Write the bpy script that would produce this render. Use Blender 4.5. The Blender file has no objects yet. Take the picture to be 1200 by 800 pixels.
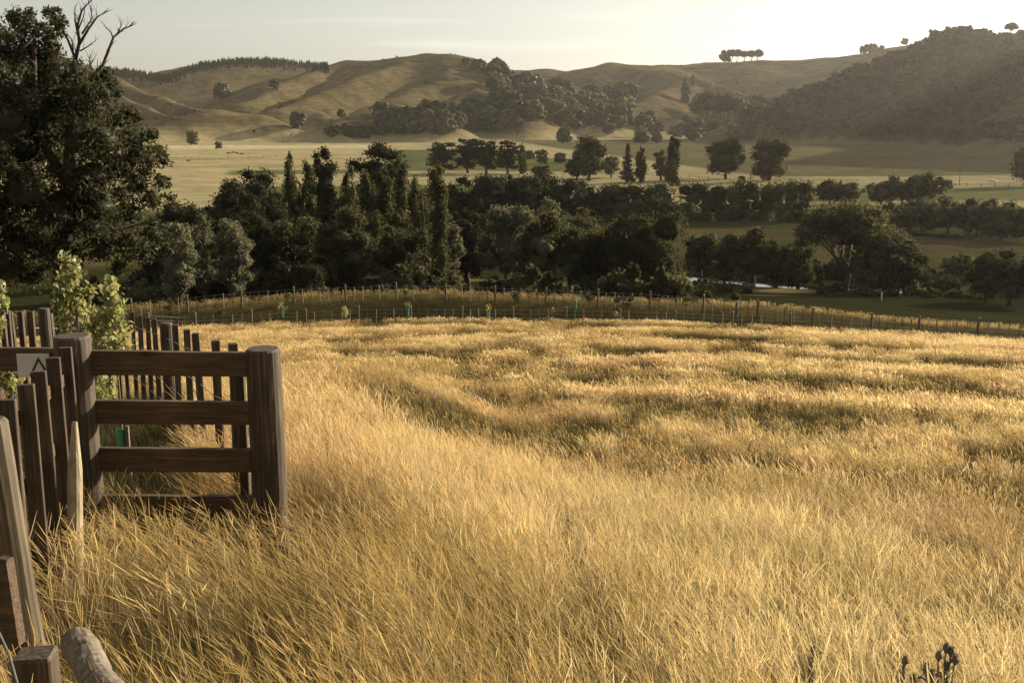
import bpy, bmesh, math, random
import numpy as np
from mathutils import Vector, Matrix

# ------------------------------------------------------------------ scene, camera, light
SC = bpy.context.scene
COL = SC.collection
R_ = math.radians
FPX, PITCH, CAMZ = 1287.0, R_(11.85), 30.0
SUN_AZ, SUN_EL = 53.0, 17.0

cam_d = bpy.data.cameras.new('camera')
cam_d.sensor_width = 36.0
cam_d.lens = 36.0 * FPX / 1200.0
cam_d.clip_start, cam_d.clip_end = 0.05, 9000
cam = bpy.data.objects.new('camera', cam_d)
COL.objects.link(cam)
cam.location = (0, 0, CAMZ)
cam.rotation_euler = (math.pi / 2 - PITCH, 0, 0)
SC.camera = cam
SC.view_settings.view_transform = 'Standard'
SC.view_settings.look = 'None'
SC.view_settings.gamma = 1
SC.view_settings.exposure = 1.25

W = bpy.data.worlds.new('World')
SC.world = W
W.use_nodes = True
nt = W.node_tree
nt.nodes.clear()
n_out = nt.nodes.new('ShaderNodeOutputWorld')
n_bg = nt.nodes.new('ShaderNodeBackground')
n_sky = nt.nodes.new('ShaderNodeTexSky')
n_sky.sky_type = 'NISHITA'
n_sky.sun_disc = False
n_sky.sun_elevation = R_(SUN_EL)
n_sky.sun_rotation = R_(SUN_AZ)
n_sky.air_density = 1.0
n_sky.dust_density = 1.0
n_sky.ozone_density = 1.0
n_hs = nt.nodes.new('ShaderNodeHueSaturation')
n_hs.inputs['Saturation'].default_value = 0.35
n_tint = nt.nodes.new('ShaderNodeMix')
n_tint.data_type = 'RGBA'
n_tint.blend_type = 'MULTIPLY'
n_tint.inputs[0].default_value = 1.0
n_tint.inputs[7].default_value = (1.0, 0.97, 0.92, 1)
n_bg.inputs['Strength'].default_value = 0.058
nt.links.new(n_sky.outputs[0], n_hs.inputs['Color'])
nt.links.new(n_hs.outputs[0], n_tint.inputs[6])
# thin high cirrus: streaky noise on the view direction
n_tc = nt.nodes.new('ShaderNodeTexCoord')
n_map = nt.nodes.new('ShaderNodeMapping')
n_map.inputs['Scale'].default_value = (1.6, 1.6, 30.0)
n_map.inputs['Location'].default_value = (0.7, 0.2, 0.4)
n_no = nt.nodes.new('ShaderNodeTexNoise')
n_no.inputs['Scale'].default_value = 1.6
n_no.inputs['Detail'].default_value = 6
n_rmp = nt.nodes.new('ShaderNodeMapRange')
n_rmp.inputs[1].default_value = 0.53
n_rmp.inputs[2].default_value = 0.80
n_rmp.inputs[4].default_value = 0.45
n_mixc = nt.nodes.new('ShaderNodeMix')
n_mixc.data_type = 'RGBA'
n_mixc.inputs[7].default_value = (10.5, 10.2, 9.4, 1)
nt.links.new(n_tc.outputs['Generated'], n_map.inputs[0])
nt.links.new(n_map.outputs[0], n_no.inputs['Vector'])
nt.links.new(n_no.outputs[0], n_rmp.inputs[0])
nt.links.new(n_rmp.outputs[0], n_mixc.inputs[0])
nt.links.new(n_tint.outputs[2], n_mixc.inputs[6])
nt.links.new(n_mixc.outputs[2], n_bg.inputs['Color'])
nt.links.new(n_bg.outputs[0], n_out.inputs[0])

sun_d = bpy.data.lights.new('sun', 'SUN')
sun_d.energy = 5.0
sun_d.angle = R_(0.5)
sun_d.color = (1.0, 0.88, 0.71)
sun = bpy.data.objects.new('sun', sun_d)
COL.objects.link(sun)
TO_SUN = Vector((math.sin(R_(SUN_AZ)) * math.cos(R_(SUN_EL)), math.cos(R_(SUN_AZ)) * math.cos(R_(SUN_EL)), math.sin(R_(SUN_EL))))
sun.rotation_euler = (-TO_SUN).to_track_quat('-Z', 'Y').to_euler()
sun.location = (300, 200, 400)

# ------------------------------------------------------------------ helpers
rng = np.random.default_rng(7)
random.seed(7)
CP, SP = math.cos(PITCH), math.sin(PITCH)


def ray(px, py):
    r, u = (px - 600) / FPX, (400 - py) / FPX
    return Vector((r, CP + u * SP, -SP + u * CP))


def at(px, py, R):
    """point on a pixel's ray at horizontal distance R from the viewpoint"""
    d = ray(px, py)
    k = R / math.hypot(d.x, d.y)
    return Vector((d.x * k, d.y * k, CAMZ + d.z * k))


def hsh(ix, iy, seed):
    n = (ix * 374761393 + iy * 668265263 + seed * 982451653) & 0x7FFFFFFF
    n = ((n ^ (n >> 13)) * 1274126177) & 0x7FFFFFFF
    return ((n ^ (n >> 16)) & 0xFFFF) / 65535.0


def vnoise(x, y, seed=0):
    x = np.asarray(x, float); y = np.asarray(y, float)
    ix = np.floor(x).astype(np.int64); iy = np.floor(y).astype(np.int64)
    fx = x - ix; fy = y - iy
    fx = fx * fx * (3 - 2 * fx); fy = fy * fy * (3 - 2 * fy)
    a = hsh(ix, iy, seed); b = hsh(ix + 1, iy, seed)
    c = hsh(ix, iy + 1, seed); d = hsh(ix + 1, iy + 1, seed)
    return (a + (b - a) * fx) * (1 - fy) + (c + (d - c) * fx) * fy


def fbm(x, y, seed=0, oct=4):
    s = 0; a = 0.5; t = 0
    for i in range(oct):
        s = s + a * vnoise(x * 2 ** i, y * 2 ** i, seed + i * 17); t += a; a *= 0.5
    return s / t


def sstep(a, b, x):
    t = np.clip((np.asarray(x, float) - a) / (b - a), 0, 1)
    return t * t * (3 - 2 * t)


def mesh_arrays(name, V, Q):
    """mesh from an (n,3) vertex array and an (m,k) face array"""
    V = np.asarray(V, np.float32); Q = np.asarray(Q, np.int32)
    me = bpy.data.meshes.new(name)
    me.vertices.add(len(V)); me.vertices.foreach_set('co', V.ravel())
    k = Q.shape[1]
    me.loops.add(Q.size); me.loops.foreach_set('vertex_index', Q.ravel())
    me.polygons.add(len(Q))
    me.polygons.foreach_set('loop_start', np.arange(0, Q.size, k, dtype=np.int32))
    me.polygons.foreach_set('loop_total', np.full(len(Q), k, np.int32))
    me.update(calc_edges=True)
    return me


def link(name, me, mat, parent=None, loc=(0, 0, 0), smooth=False):
    o = bpy.data.objects.new(name, me)
    COL.objects.link(o)
    if mat is not None and len(me.materials) == 0:
        for m in (mat if isinstance(mat, (list, tuple)) else [mat]):
            me.materials.append(m)
    if smooth:
        me.polygons.foreach_set('use_smooth', np.ones(len(me.polygons), bool))
    o.parent = parent
    o.location = loc
    return o


def tag(o, label, cat, group=None, kind=None):
    o['label'] = label; o['category'] = cat
    if group: o['group'] = group
    if kind: o['kind'] = kind
    return o


def thing(name, label, cat, loc, group=None, rz=0):
    o = bpy.data.objects.new(name, None)
    o.empty_display_size = 0.2
    COL.objects.link(o)
    o.location = loc; o.rotation_euler = (0, 0, rz)
    return tag(o, label, cat, group)


class MB:
    """collects simple shapes into one mesh"""
    def __init__(self): self.v = []; self.f = []; self.mi = []

    def add(self, V, F, mi=0):
        b = len(self.v)
        self.v += [tuple(p) for p in V]
        self.f += [tuple(i + b for i in q) for q in F]
        self.mi += [mi] * len(F)

    def tube(self, pts, rads, n=8, mi=0, cap=True, jit=0.0):
        pts = [Vector(p) for p in pts]
        V = []; F = []
        u = None
        for i, p in enumerate(pts):
            t = (pts[min(i + 1, len(pts) - 1)] - pts[max(i - 1, 0)])
            if t.length < 1e-9: t = Vector((0, 0, 1))
            t.normalize()
            if u is None:
                u = t.orthogonal().normalized()
            u = (u - t * u.dot(t)).normalized()
            w = t.cross(u)
            for k in range(n):
                a = 2 * math.pi * k / n
                r = rads[i] * (1 + jit * random.uniform(-1, 1))
                V.append(p + (u * math.cos(a) + w * math.sin(a)) * r)
        for i in range(len(pts) - 1):
            for k in range(n):
                F.append((i * n + k, i * n + (k + 1) % n, (i + 1) * n + (k + 1) % n, (i + 1) * n + k))
        if cap:
            F.append(tuple(range(n - 1, -1, -1)))
            F.append(tuple((len(pts) - 1) * n + k for k in range(n)))
        self.add(V, F, mi)

    def box(self, c, s, mi=0, bev=0.0, M=None):
        bm = bmesh.new()
        bmesh.ops.create_cube(bm, size=1)
        for v in bm.verts:
            v.co = Vector((v.co.x * s[0], v.co.y * s[1], v.co.z * s[2]))
        if bev > 0:
            bmesh.ops.bevel(bm, geom=bm.edges[:], offset=bev, segments=1, affect='EDGES')
        for v in bm.verts:
            v.co = (M @ v.co if M is not None else v.co) + Vector(c)
        bm.verts.index_update()
        self.add([v.co.copy() for v in bm.verts], [[v.index for v in f.verts] for f in bm.faces], mi)
        bm.free()

    def mesh(self, name):
        me = bpy.data.meshes.new(name)
        me.from_pydata(self.v, [], self.f)
        me.polygons.foreach_set('material_index', np.array(self.mi, np.int32))
        me.update()
        return me

    def build(self, name, mat, parent=None, loc=(0, 0, 0), smooth=False):
        return link(name, self.mesh(name), mat, parent, loc, smooth)


# ------------------------------------------------------------------ materials
def new_mat(name):
    m = bpy.data.materials.new(name)
    m.use_nodes = True
    m.node_tree.nodes.clear()
    return m, m.node_tree


def nd(t, kind, **kw):
    n = t.nodes.new('ShaderNode' + kind)
    for k, v in kw.items():
        if k.startswith('i_'):
            n.inputs[k[2:].replace('_', ' ')].default_value = v
        else:
            setattr(n, k, v)
    return n


def ramp(t, fac, stops):
    r = t.nodes.new('ShaderNodeValToRGB')
    els = r.color_ramp.elements
    while len(els) < len(stops): els.new(0.5)
    for e, (p, c) in zip(els, stops):
        e.position = p; e.color = (*c, 1)
    t.links.new(fac, r.inputs[0])
    return r.outputs[0]


def mix(t, fac, a, b, mode='MIX'):
    m = nd(t, 'Mix', data_type='RGBA', blend_type=mode)
    for sock, v in ((m.inputs[0], fac), (m.inputs[6], a), (m.inputs[7], b)):
        if isinstance(v, (int, float)): sock.default_value = v
        elif isinstance(v, tuple): sock.default_value = (*v, 1)
        else: t.links.new(v, sock)
    return m.outputs[2]


def leaf_mat(name, c1, c2, trans=0.35, gloss=0.06):
    """foliage: two natural leaf colours varied leaf by leaf, part of the light passing through"""
    m, t = new_mat(name)
    geo = nd(t, 'NewGeometry')
    oi = nd(t, 'ObjectInfo')
    col = ramp(t, geo.outputs['Random Per Island'], [(0.0, c1), (1.0, c2)])
    hs = nd(t, 'HueSaturation')
    mr = nd(t, 'MapRange')
    mr.inputs[3].default_value = 0.75; mr.inputs[4].default_value = 1.25
    t.links.new(oi.outputs['Random'], mr.inputs[0])
    t.links.new(mr.outputs[0], hs.inputs['Value'])
    t.links.new(col, hs.inputs['Color'])
    df = nd(t, 'BsdfDiffuse'); tr = nd(t, 'BsdfTranslucent'); gl = nd(t, 'BsdfGlossy')
    gl.inputs['Roughness'].default_value = 0.45
    gl.inputs['Color'].default_value = (0.8, 0.8, 0.75, 1)
    t.links.new(hs.outputs[0], df.inputs[0])
    t2 = mix(t, 1.0, hs.outputs[0], (1.2, 1.12, 0.72), 'MULTIPLY')
    t.links.new(t2, tr.inputs[0])
    m1 = nd(t, 'MixShader'); m1.inputs[0].default_value = trans
    t.links.new(df.outputs[0], m1.inputs[1]); t.links.new(tr.outputs[0], m1.inputs[2])
    m2 = nd(t, 'MixShader'); m2.inputs[0].default_value = gloss
    t.links.new(m1.outputs[0], m2.inputs[1]); t.links.new(gl.outputs[0], m2.inputs[2])
    o = nd(t, 'OutputMaterial')
    t.links.new(m2.outputs[0], o.inputs[0])
    return m


def grass_mat(name, low, high, trans=0.4, sat=1.0):
    """stalk colour from foot to tip (attribute 't'), varied tuft by tuft and in broad drifts"""
    m, t = new_mat(name)
    at_ = nd(t, 'Attribute', attribute_name='t')
    oi = nd(t, 'ObjectInfo')
    geo = nd(t, 'NewGeometry')
    col = ramp(t, at_.outputs['Fac'], [(0.0, low), (0.45, tuple(0.45 * a_ + 0.55 * b_ for a_, b_ in zip(low, high))), (0.85, high), (1.0, tuple(min(1, c * 1.12) for c in high))])  # foot colour darkened for the shade between stems; seed heads truly paler
    n1 = nd(t, 'TexNoise'); n1.inputs['Scale'].default_value = 0.35; n1.inputs['Detail'].default_value = 3
    t.links.new(geo.outputs['Position'], n1.inputs['Vector'])
    hs = nd(t, 'HueSaturation')
    mr = nd(t, 'MapRange'); mr.inputs[3].default_value = 0.72; mr.inputs[4].default_value = 1.22
    t.links.new(oi.outputs['Random'], mr.inputs[0])
    t.links.new(mr.outputs[0], hs.inputs['Value'])
    mh = nd(t, 'MapRange'); mh.inputs[1].default_value = 0.3; mh.inputs[2].default_value = 0.7
    mh.inputs[3].default_value = 0.490; mh.inputs[4].default_value = 0.509
    t.links.new(n1.outputs[0], mh.inputs[0])
    t.links.new(mh.outputs[0], hs.inputs['Hue'])
    hs.inputs['Saturation'].default_value = sat
    t.links.new(col, hs.inputs['Color'])
    df = nd(t, 'BsdfDiffuse'); tr = nd(t, 'BsdfTranslucent')
    t.links.new(hs.outputs[0], df.inputs[0]); t.links.new(hs.outputs[0], tr.inputs[0])
    m1 = nd(t, 'MixShader'); m1.inputs[0].default_value = trans
    t.links.new(df.outputs[0], m1.inputs[1]); t.links.new(tr.outputs[0], m1.inputs[2])
    o = nd(t, 'OutputMaterial')
    t.links.new(m1.outputs[0], o.inputs[0])
    return m


def wood_mat(name, c1, c2, c3, axis='Z', scale=9.0, rough=0.6, spec=0.34):
    """weathered timber: grain stretched along the piece, checks and stains"""
    m, t = new_mat(name)
    tc = nd(t, 'TexCoord'); oi = nd(t, 'ObjectInfo')
    ad = nd(t, 'VectorMath', operation='ADD')
    mp = nd(t, 'Mapping')
    s = [scale * 9] * 3; s['XYZ'.index(axis)] = scale * 0.35
    mp.inputs['Scale'].default_value = s
    sc = nd(t, 'VectorMath', operation='SCALE'); sc.inputs['Scale'].default_value = 31.0
    cx = nd(t, 'CombineXYZ')
    for k in range(3): t.links.new(oi.outputs['Random'], cx.inputs[k])
    t.links.new(cx.outputs[0], sc.inputs[0])
    t.links.new(tc.outputs['Object'], mp.inputs[0])
    t.links.new(mp.outputs[0], ad.inputs[0]); t.links.new(sc.outputs[0], ad.inputs[1])
    n1 = nd(t, 'TexNoise'); n1.inputs['Scale'].default_value = 1.0; n1.inputs['Detail'].default_value = 7
    n1.inputs['Roughness'].default_value = 0.65
    t.links.new(ad.outputs[0], n1.inputs['Vector'])
    n2 = nd(t, 'TexNoise'); n2.inputs['Scale'].default_value = 3.0; n2.inputs['Detail'].default_value = 4
    t.links.new(tc.outputs['Object'], n2.inputs['Vector'])
    col = ramp(t, n1.outputs[0], [(0.28, c1), (0.5, c2), (0.72, c3)])
    vk = nd(t, 'TexVoronoi'); vk.inputs['Scale'].default_value = 1.0
    mk = nd(t, 'Mapping'); sk = [7.0] * 3; sk['XYZ'.index(axis)] = 3.2; mk.inputs['Scale'].default_value = sk
    av = nd(t, 'VectorMath', operation='ADD')
    t.links.new(tc.outputs['Object'], mk.inputs[0]); t.links.new(mk.outputs[0], av.inputs[0]); t.links.new(sc.outputs[0], av.inputs[1])
    t.links.new(av.outputs[0], vk.inputs['Vector'])
    col = mix(t, 1.0, col, ramp(t, vk.outputs['Distance'], [(0.05, (0.3, 0.26, 0.22)), (0.11, (0.75, 0.72, 0.7)), (0.17, (1, 1, 1))]), 'MULTIPLY')
    sh = ramp(t, n2.outputs[0], [(0.3, (0.62, 0.6, 0.57)), (0.7, (1.1, 1.08, 1.02))])
    col = mix(t, 1.0, col, sh, 'MULTIPLY')
    b = nd(t, 'BsdfPrincipled'); b.inputs['Roughness'].default_value = rough
    b.inputs['Specular IOR Level'].default_value = spec
    t.links.new(col, b.inputs['Base Color'])
    bp = nd(t, 'Bump'); bp.inputs['Strength'].default_value = 0.55; bp.inputs['Distance'].default_value = 0.006
    t.links.new(n1.outputs[0], bp.inputs['Height'])
    t.links.new(bp.outputs[0], b.inputs['Normal'])
    o = nd(t, 'OutputMaterial'); t.links.new(b.outputs[0], o.inputs[0])
    return m


def plain_mat(name, col, rough=0.6, noise=0.15, metal=0.0):
    m, t = new_mat(name)
    tc = nd(t, 'TexCoord')
    n1 = nd(t, 'TexNoise'); n1.inputs['Scale'].default_value = 14; n1.inputs['Detail'].default_value = 4
    t.links.new(tc.outputs['Object'], n1.inputs['Vector'])
    c = ramp(t, n1.outputs[0], [(0.3, tuple(k * (1 - noise) for k in col)), (0.7, tuple(min(1, k * (1 + noise)) for k in col))])
    b = nd(t, 'BsdfPrincipled'); b.inputs['Roughness'].default_value = rough; b.inputs['Metallic'].default_value = metal
    t.links.new(c, b.inputs['Base Color'])
    o = nd(t, 'OutputMaterial'); t.links.new(b.outputs[0], o.inputs[0])
    return m


def ground_mat():
    """soil and short turf; the paddock colour is stored per vertex, grain and drifts come from noise"""
    m, t = new_mat('ground_turf')
    ca = nd(t, 'Attribute', attribute_name='turf')
    geo = nd(t, 'NewGeometry')
    n1 = nd(t, 'TexNoise'); n1.inputs['Scale'].default_value = 0.09; n1.inputs['Detail'].default_value = 8; n1.inputs['Roughness'].default_value = 0.62
    n2 = nd(t, 'TexNoise'); n2.inputs['Scale'].default_value = 1.7; n2.inputs['Detail'].default_value = 6
    n3 = nd(t, 'TexNoise'); n3.inputs['Scale'].default_value = 0.012; n3.inputs['Detail'].default_value = 5
    for n in (n1, n2, n3): t.links.new(geo.outputs['Position'], n.inputs['Vector'])
    c = mix(t, 1.0, ca.outputs['Color'], ramp(t, n1.outputs[0], [(0.3, (0.68, 0.70, 0.66)), (0.7, (1.28, 1.24, 1.15))]), 'MULTIPLY')
    c = mix(t, 1.0, c, ramp(t, n2.outputs[0], [(0.25, (0.75, 0.77, 0.72)), (0.75, (1.2, 1.18, 1.1))]), 'MULTIPLY')
    c = mix(t, 1.0, c, ramp(t, n3.outputs[0], [(0.35, (0.86, 0.9, 0.85)), (0.65, (1.12, 1.08, 1.0))]), 'MULTIPLY')
    # narrow stock tracks following the contours of the hills (alpha marks the hills)
    sx = nd(t, 'SeparateXYZ'); t.links.new(geo.outputs['Position'], sx.inputs[0])
    n4 = nd(t, 'TexNoise'); n4.inputs['Scale'].default_value = 0.02; n4.inputs['Detail'].default_value = 3
    t.links.new(geo.outputs['Position'], n4.inputs['Vector'])
    ma = nd(t, 'Math', operation='MULTIPLY_ADD'); ma.inputs[1].default_value = 16.0
    t.links.new(n4.outputs[0], ma.inputs[0]); t.links.new(sx.outputs['Z'], ma.inputs[2])
    mm = nd(t, 'Math', operation='MULTIPLY'); mm.inputs[1].default_value = 1.35; t.links.new(ma.outputs[0], mm.inputs[0])
    sn = nd(t, 'Math', operation='SINE'); t.links.new(mm.outputs[0], sn.inputs[0])
    tr = ramp(t, sn.outputs[0], [(0.0, (1.06, 1.05, 1.03)), (0.72, (1, 1, 1)), (1.0, (0.70, 0.68, 0.66))])
    n5 = nd(t, 'TexNoise'); n5.inputs['Scale'].default_value = 0.035; n5.inputs['Detail'].default_value = 7; n5.inputs['Roughness'].default_value = 0.7
    t.links.new(geo.outputs['Position'], n5.inputs['Vector'])
    tr2 = ramp(t, n5.outputs[0], [(0.36, (0.60, 0.62, 0.58)), (0.52, (1, 1, 1)), (0.7, (1.18, 1.14, 1.06))])
    hillc = mix(t, 1.0, mix(t, 0.8, c, mix(t, 1.0, c, tr, 'MULTIPLY')), tr2, 'MULTIPLY')
    c = mix(t, ca.outputs['Alpha'], c, hillc)
    b = nd(t, 'BsdfDiffuse'); b.inputs['Roughness'].default_value = 0.6
    t.links.new(c, b.inputs['Color'])
    bp = nd(t, 'Bump'); bp.inputs['Strength'].default_value = 0.5; bp.inputs['Distance'].default_value = 0.9
    t.links.new(n1.outputs[0], bp.inputs['Height']); t.links.new(bp.outputs[0], b.inputs['Normal'])
    o = nd(t, 'OutputMaterial'); t.links.new(b.outputs[0], o.inputs[0])
    return m


M = {}
M['ground'] = ground_mat()
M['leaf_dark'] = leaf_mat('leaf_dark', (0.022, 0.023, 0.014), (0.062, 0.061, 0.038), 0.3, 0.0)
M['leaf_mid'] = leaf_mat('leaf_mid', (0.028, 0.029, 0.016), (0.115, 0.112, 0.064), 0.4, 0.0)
M['leaf_poplar'] = leaf_mat('leaf_poplar', (0.030, 0.031, 0.017), (0.125, 0.12, 0.066), 0.42, 0.0)
M['leaf_pale'] = leaf_mat('leaf_pale', (0.085, 0.09, 0.058), (0.185, 0.18, 0.125), 0.4, 0.0)
M['leaf_gum'] = leaf_mat('leaf_gum', (0.03, 0.032, 0.018), (0.092, 0.092, 0.054), 0.34, 0.008)
M['leaf_sapling'] = leaf_mat('leaf_sapling', (0.16, 0.185, 0.075), (0.40, 0.40, 0.19), 0.5, 0.03)
M['leaf_far'] = leaf_mat('leaf_far', (0.045, 0.047, 0.026), (0.1, 0.098, 0.056), 0.25, 0.02)
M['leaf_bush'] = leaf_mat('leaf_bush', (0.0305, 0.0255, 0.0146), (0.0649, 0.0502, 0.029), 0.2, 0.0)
M['bark'] = wood_mat('bark', (0.035, 0.027, 0.018), (0.075, 0.058, 0.040), (0.14, 0.115, 0.085), 'Z', 1.2, 0.9, 0.12)
M['bark_pale'] = wood_mat('bark_pale', (0.08, 0.065, 0.05), (0.18, 0.15, 0.115), (0.32, 0.28, 0.22), 'Z', 1.2, 0.9, 0.12)
M['timber_z'] = wood_mat('timber_post', (0.022, 0.014, 0.008), (0.060, 0.041, 0.024), (0.15, 0.112, 0.070), 'Z', 8)
M['timber_x'] = wood_mat('timber_rail', (0.034, 0.018, 0.008), (0.088, 0.052, 0.024), (0.17, 0.11, 0.056), 'X', 8)
M['pale_pole'] = wood_mat('pale_pole', (0.22, 0.17, 0.10), (0.42, 0.34, 0.21), (0.58, 0.48, 0.32), 'Z', 6)
M['grey_pole'] = wood_mat('grey_pole', (0.04, 0.028, 0.015), (0.10, 0.074, 0.042), (0.21, 0.165, 0.10), 'Z', 6)
M['log'] = wood_mat('weathered_log', (0.06, 0.048, 0.035), (0.16, 0.132, 0.098), (0.27, 0.23, 0.18), 'Z', 5, 0.85, 0.2)
M['far_post'] = wood_mat('far_post', (0.06, 0.045, 0.03), (0.12, 0.095, 0.06), (0.2, 0.16, 0.1), 'Z', 3)
M['far_batten'] = wood_mat('far_batten', (0.09, 0.068, 0.04), (0.18, 0.142, 0.09), (0.28, 0.23, 0.15), 'Z', 3)
M['wire'] = plain_mat('fence_wire', (0.22, 0.21, 0.19), 0.5, 0.1, 0.6)
M['plate'] = plain_mat('sign_plate', (0.62, 0.55, 0.45), 0.6, 0.08)
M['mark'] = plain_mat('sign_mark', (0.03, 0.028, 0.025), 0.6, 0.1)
M['guard'] = plain_mat('plant_guard', (0.03, 0.22, 0.09), 0.5, 0.15)
M['white_post'] = plain_mat('white_post', (0.68, 0.64, 0.55), 0.6, 0.1)
M['hide'] = plain_mat('cow_hide', (0.03, 0.024, 0.02), 0.8, 0.2)
M['rock'] = plain_mat('pale_rock', (0.45, 0.42, 0.36), 0.9, 0.2)
M['thistle'] = plain_mat('thistle_stem', (0.13, 0.115, 0.065), 0.9, 0.3)
M['thistle_head'] = plain_mat('thistle_head', (0.12, 0.10, 0.08), 0.9, 0.3)
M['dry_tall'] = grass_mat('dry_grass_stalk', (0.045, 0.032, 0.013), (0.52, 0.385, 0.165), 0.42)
M['dry_pale'] = grass_mat('pale_grass_stalk', (0.10, 0.075, 0.033), (0.72, 0.575, 0.31), 0.42)
M['dry_short'] = grass_mat('dry_grass_short', (0.055, 0.04, 0.016), (0.33, 0.235, 0.095), 0.42)
M['olive'] = grass_mat('olive_grass', (0.0266, 0.0251, 0.0099), (0.1064, 0.0897, 0.038), 0.42)
M['green'] = grass_mat('green_grass', (0.0266, 0.0319, 0.0122), (0.0912, 0.095, 0.0395), 0.42)

# ------------------------------------------------------------------ the lie of the land
TBL_R = np.array([0, 75, 90, 110, 130, 150, 170, 200, 300, 500, 900, 5000.])
_rr = np.arange(0, 5001, 1.0)
_field = 1.65 + 0.22 * _rr - 0.0008 * _rr ** 2
_dd = np.interp(_rr, TBL_R[1:], [13.6, 16.0, 19.0, 21.8, 23.6, 24.8, 25.5, 27.2, 28.6, 29.5, 30.0])
_k = np.exp(-np.linspace(-2, 2, 25) ** 2); _k /= _k.sum()
_dd = np.convolve(np.pad(_dd, 12, mode='edge'), _k, mode='valid')
_w = sstep(66, 80, _rr)
DROP = _field * (1 - _w) + _dd * _w

# distance of the field's lower edge (front fence) by bearing
_EDGE_PX = [(-400, 400), (0, 396), (190, 389), (300, 381), (420, 376), (470, 374), (600, 378), (750, 382), (850, 385), (960, 391), (1100, 397), (1200, 403), (1600, 415)]
_eaz, _er = [], []
for _px, _py in _EDGE_PX:
    d = ray(_px, _py); tn = -d.z / math.hypot(d.x, d.y)
    rs = np.linspace(30, 75, 451)
    v = (1.65 + 0.22 * rs - 0.0008 * rs ** 2) / rs
    _eaz.append(math.atan2(d.x, d.y)); _er.append(float(rs[np.argmin(np.abs(v - tn))]))
_eaz = np.array(_eaz); _er = np.array(_er)
_er = np.convolve(np.pad(_er, 1, mode='edge'), [0.25, 0.5, 0.25], mode='valid')


def edge_r(az):
    return np.interp(az, _eaz, _er)


RIDGES = []


def ridge(pts, slope, rnd, R0=None):
    P = []
    for p in pts:
        P.append(at(p[0], p[1], p[2] if len(p) > 2 else R0))
    RIDGES.append((np.array([[q.x, q.y, q.z] for q in P]), slope, rnd))


# far wooded ridge
ridge([(-60, 100), (60, 90), (130, 82), (195, 91), (235, 76), (280, 71), (330, 72), (390, 78), (480, 92)], 0.28, 40, 2250)
# golden spurs on the left
ridge([(-40, 40, 1750), (60, 64, 1650), (118, 84, 1540), (150, 97, 1480), (200, 118, 1380), (240, 131, 1290), (262, 146, 1220)], 0.66, 6)
ridge([(95, 88, 1480), (128, 104, 1420), (160, 119, 1340), (190, 133, 1270), (216, 144, 1200)], 0.7, 5)
ridge([(165, 152, 1120), (215, 137, 1150), (255, 129, 1170), (300, 134, 1170), (335, 147, 1150)], 0.62, 16)
ridge([(290, 142, 1230), (325, 130, 1270), (345, 128, 1290), (372, 131, 1280), (396, 143, 1240)], 0.6, 12)
# central hill with its spurs
ridge([(330, 92, 1900), (380, 78, 1850), (420, 71, 1800), (450, 68, 1760), (482, 65, 1720), (500, 61, 1700), (520, 61, 1690), (540, 66, 1680), (570, 80, 1660), (595, 92, 1620), (630, 108, 1560)], 0.40, 26)
ridge([(495, 64, 1690), (450, 80, 1590), (400, 100, 1470), (350, 120, 1360), (312, 133, 1290)], 0.52, 7)
ridge([(400, 75, 1790), (350, 90, 1660), (310, 108, 1530), (280, 120, 1430)], 0.55, 7)
ridge([(520, 66, 1660), (530, 84, 1560), (522, 104, 1440)], 0.5, 9)
ridge([(650, 130, 1360), (600, 106, 1420), (576, 96, 1430), (550, 91, 1420), (520, 93, 1400), (500, 99, 1370), (460, 116, 1290), (420, 134, 1220), (380, 149, 1150), (345, 161, 1090)], 0.62, 7)
ridge([(606, 120, 1230), (580, 108, 1260), (560, 105, 1270), (540, 110, 1260), (524, 119, 1230), (500, 135, 1180)], 0.62, 7)
ridge([(520, 140, 1130), (492, 124, 1170), (465, 122, 1180), (430, 131, 1160), (395, 144, 1110)], 0.6, 8)
# right-hand middle hills
ridge([(540, 92, 2000), (590, 85, 2000), (640, 80, 2000), (665, 83, 1990), (692, 79, 1980), (720, 73, 1960), (745, 75, 1960), (790, 77, 2050), (830, 74, 2100), (870, 73, 2100), (930, 70, 2080), (1000, 65, 2040), (1060, 54, 2000), (1110, 50, 2000), (1250, 40, 2000)], 0.34, 30)
ridge([(720, 75, 1940), (760, 81, 1860), (800, 88, 1780), (830, 94, 1700), (860, 104, 1600), (890, 112, 1520), (925, 122, 1430)], 0.52, 6)
ridge([(812, 98, 1620), (795, 100, 1580), (765, 112, 1480), (735, 125, 1380), (700, 142, 1280)], 0.54, 5)
ridge([(650, 84, 1950), (655, 100, 1800), (640, 118, 1640)], 0.36, 24)
ridge([(850, 75, 2080), (900, 84, 1960), (960, 94, 1840)], 0.32, 26)
# dark bush-clad hill on the right, running on past the frame
ridge([(855, 150, 1160), (885, 139, 1210), (905, 127, 1240), (940, 117, 1290), (985, 101, 1330), (1020, 84, 1350), (1060, 65, 1360), (1100, 50, 1360), (1150, 46, 1340), (1200, 44, 1320), (1320, 20, 1270), (1500, -20, 1200), (1800, -60, 1120)], 0.50, 26)
ridge([(1510, -100, 1200), (1570, -60, 1020), (1640, 0, 860), (1690, 80, 700)], 0.75, 20)  # unseen steep ridge, shaped to throw its shade over the right paddocks


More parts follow.
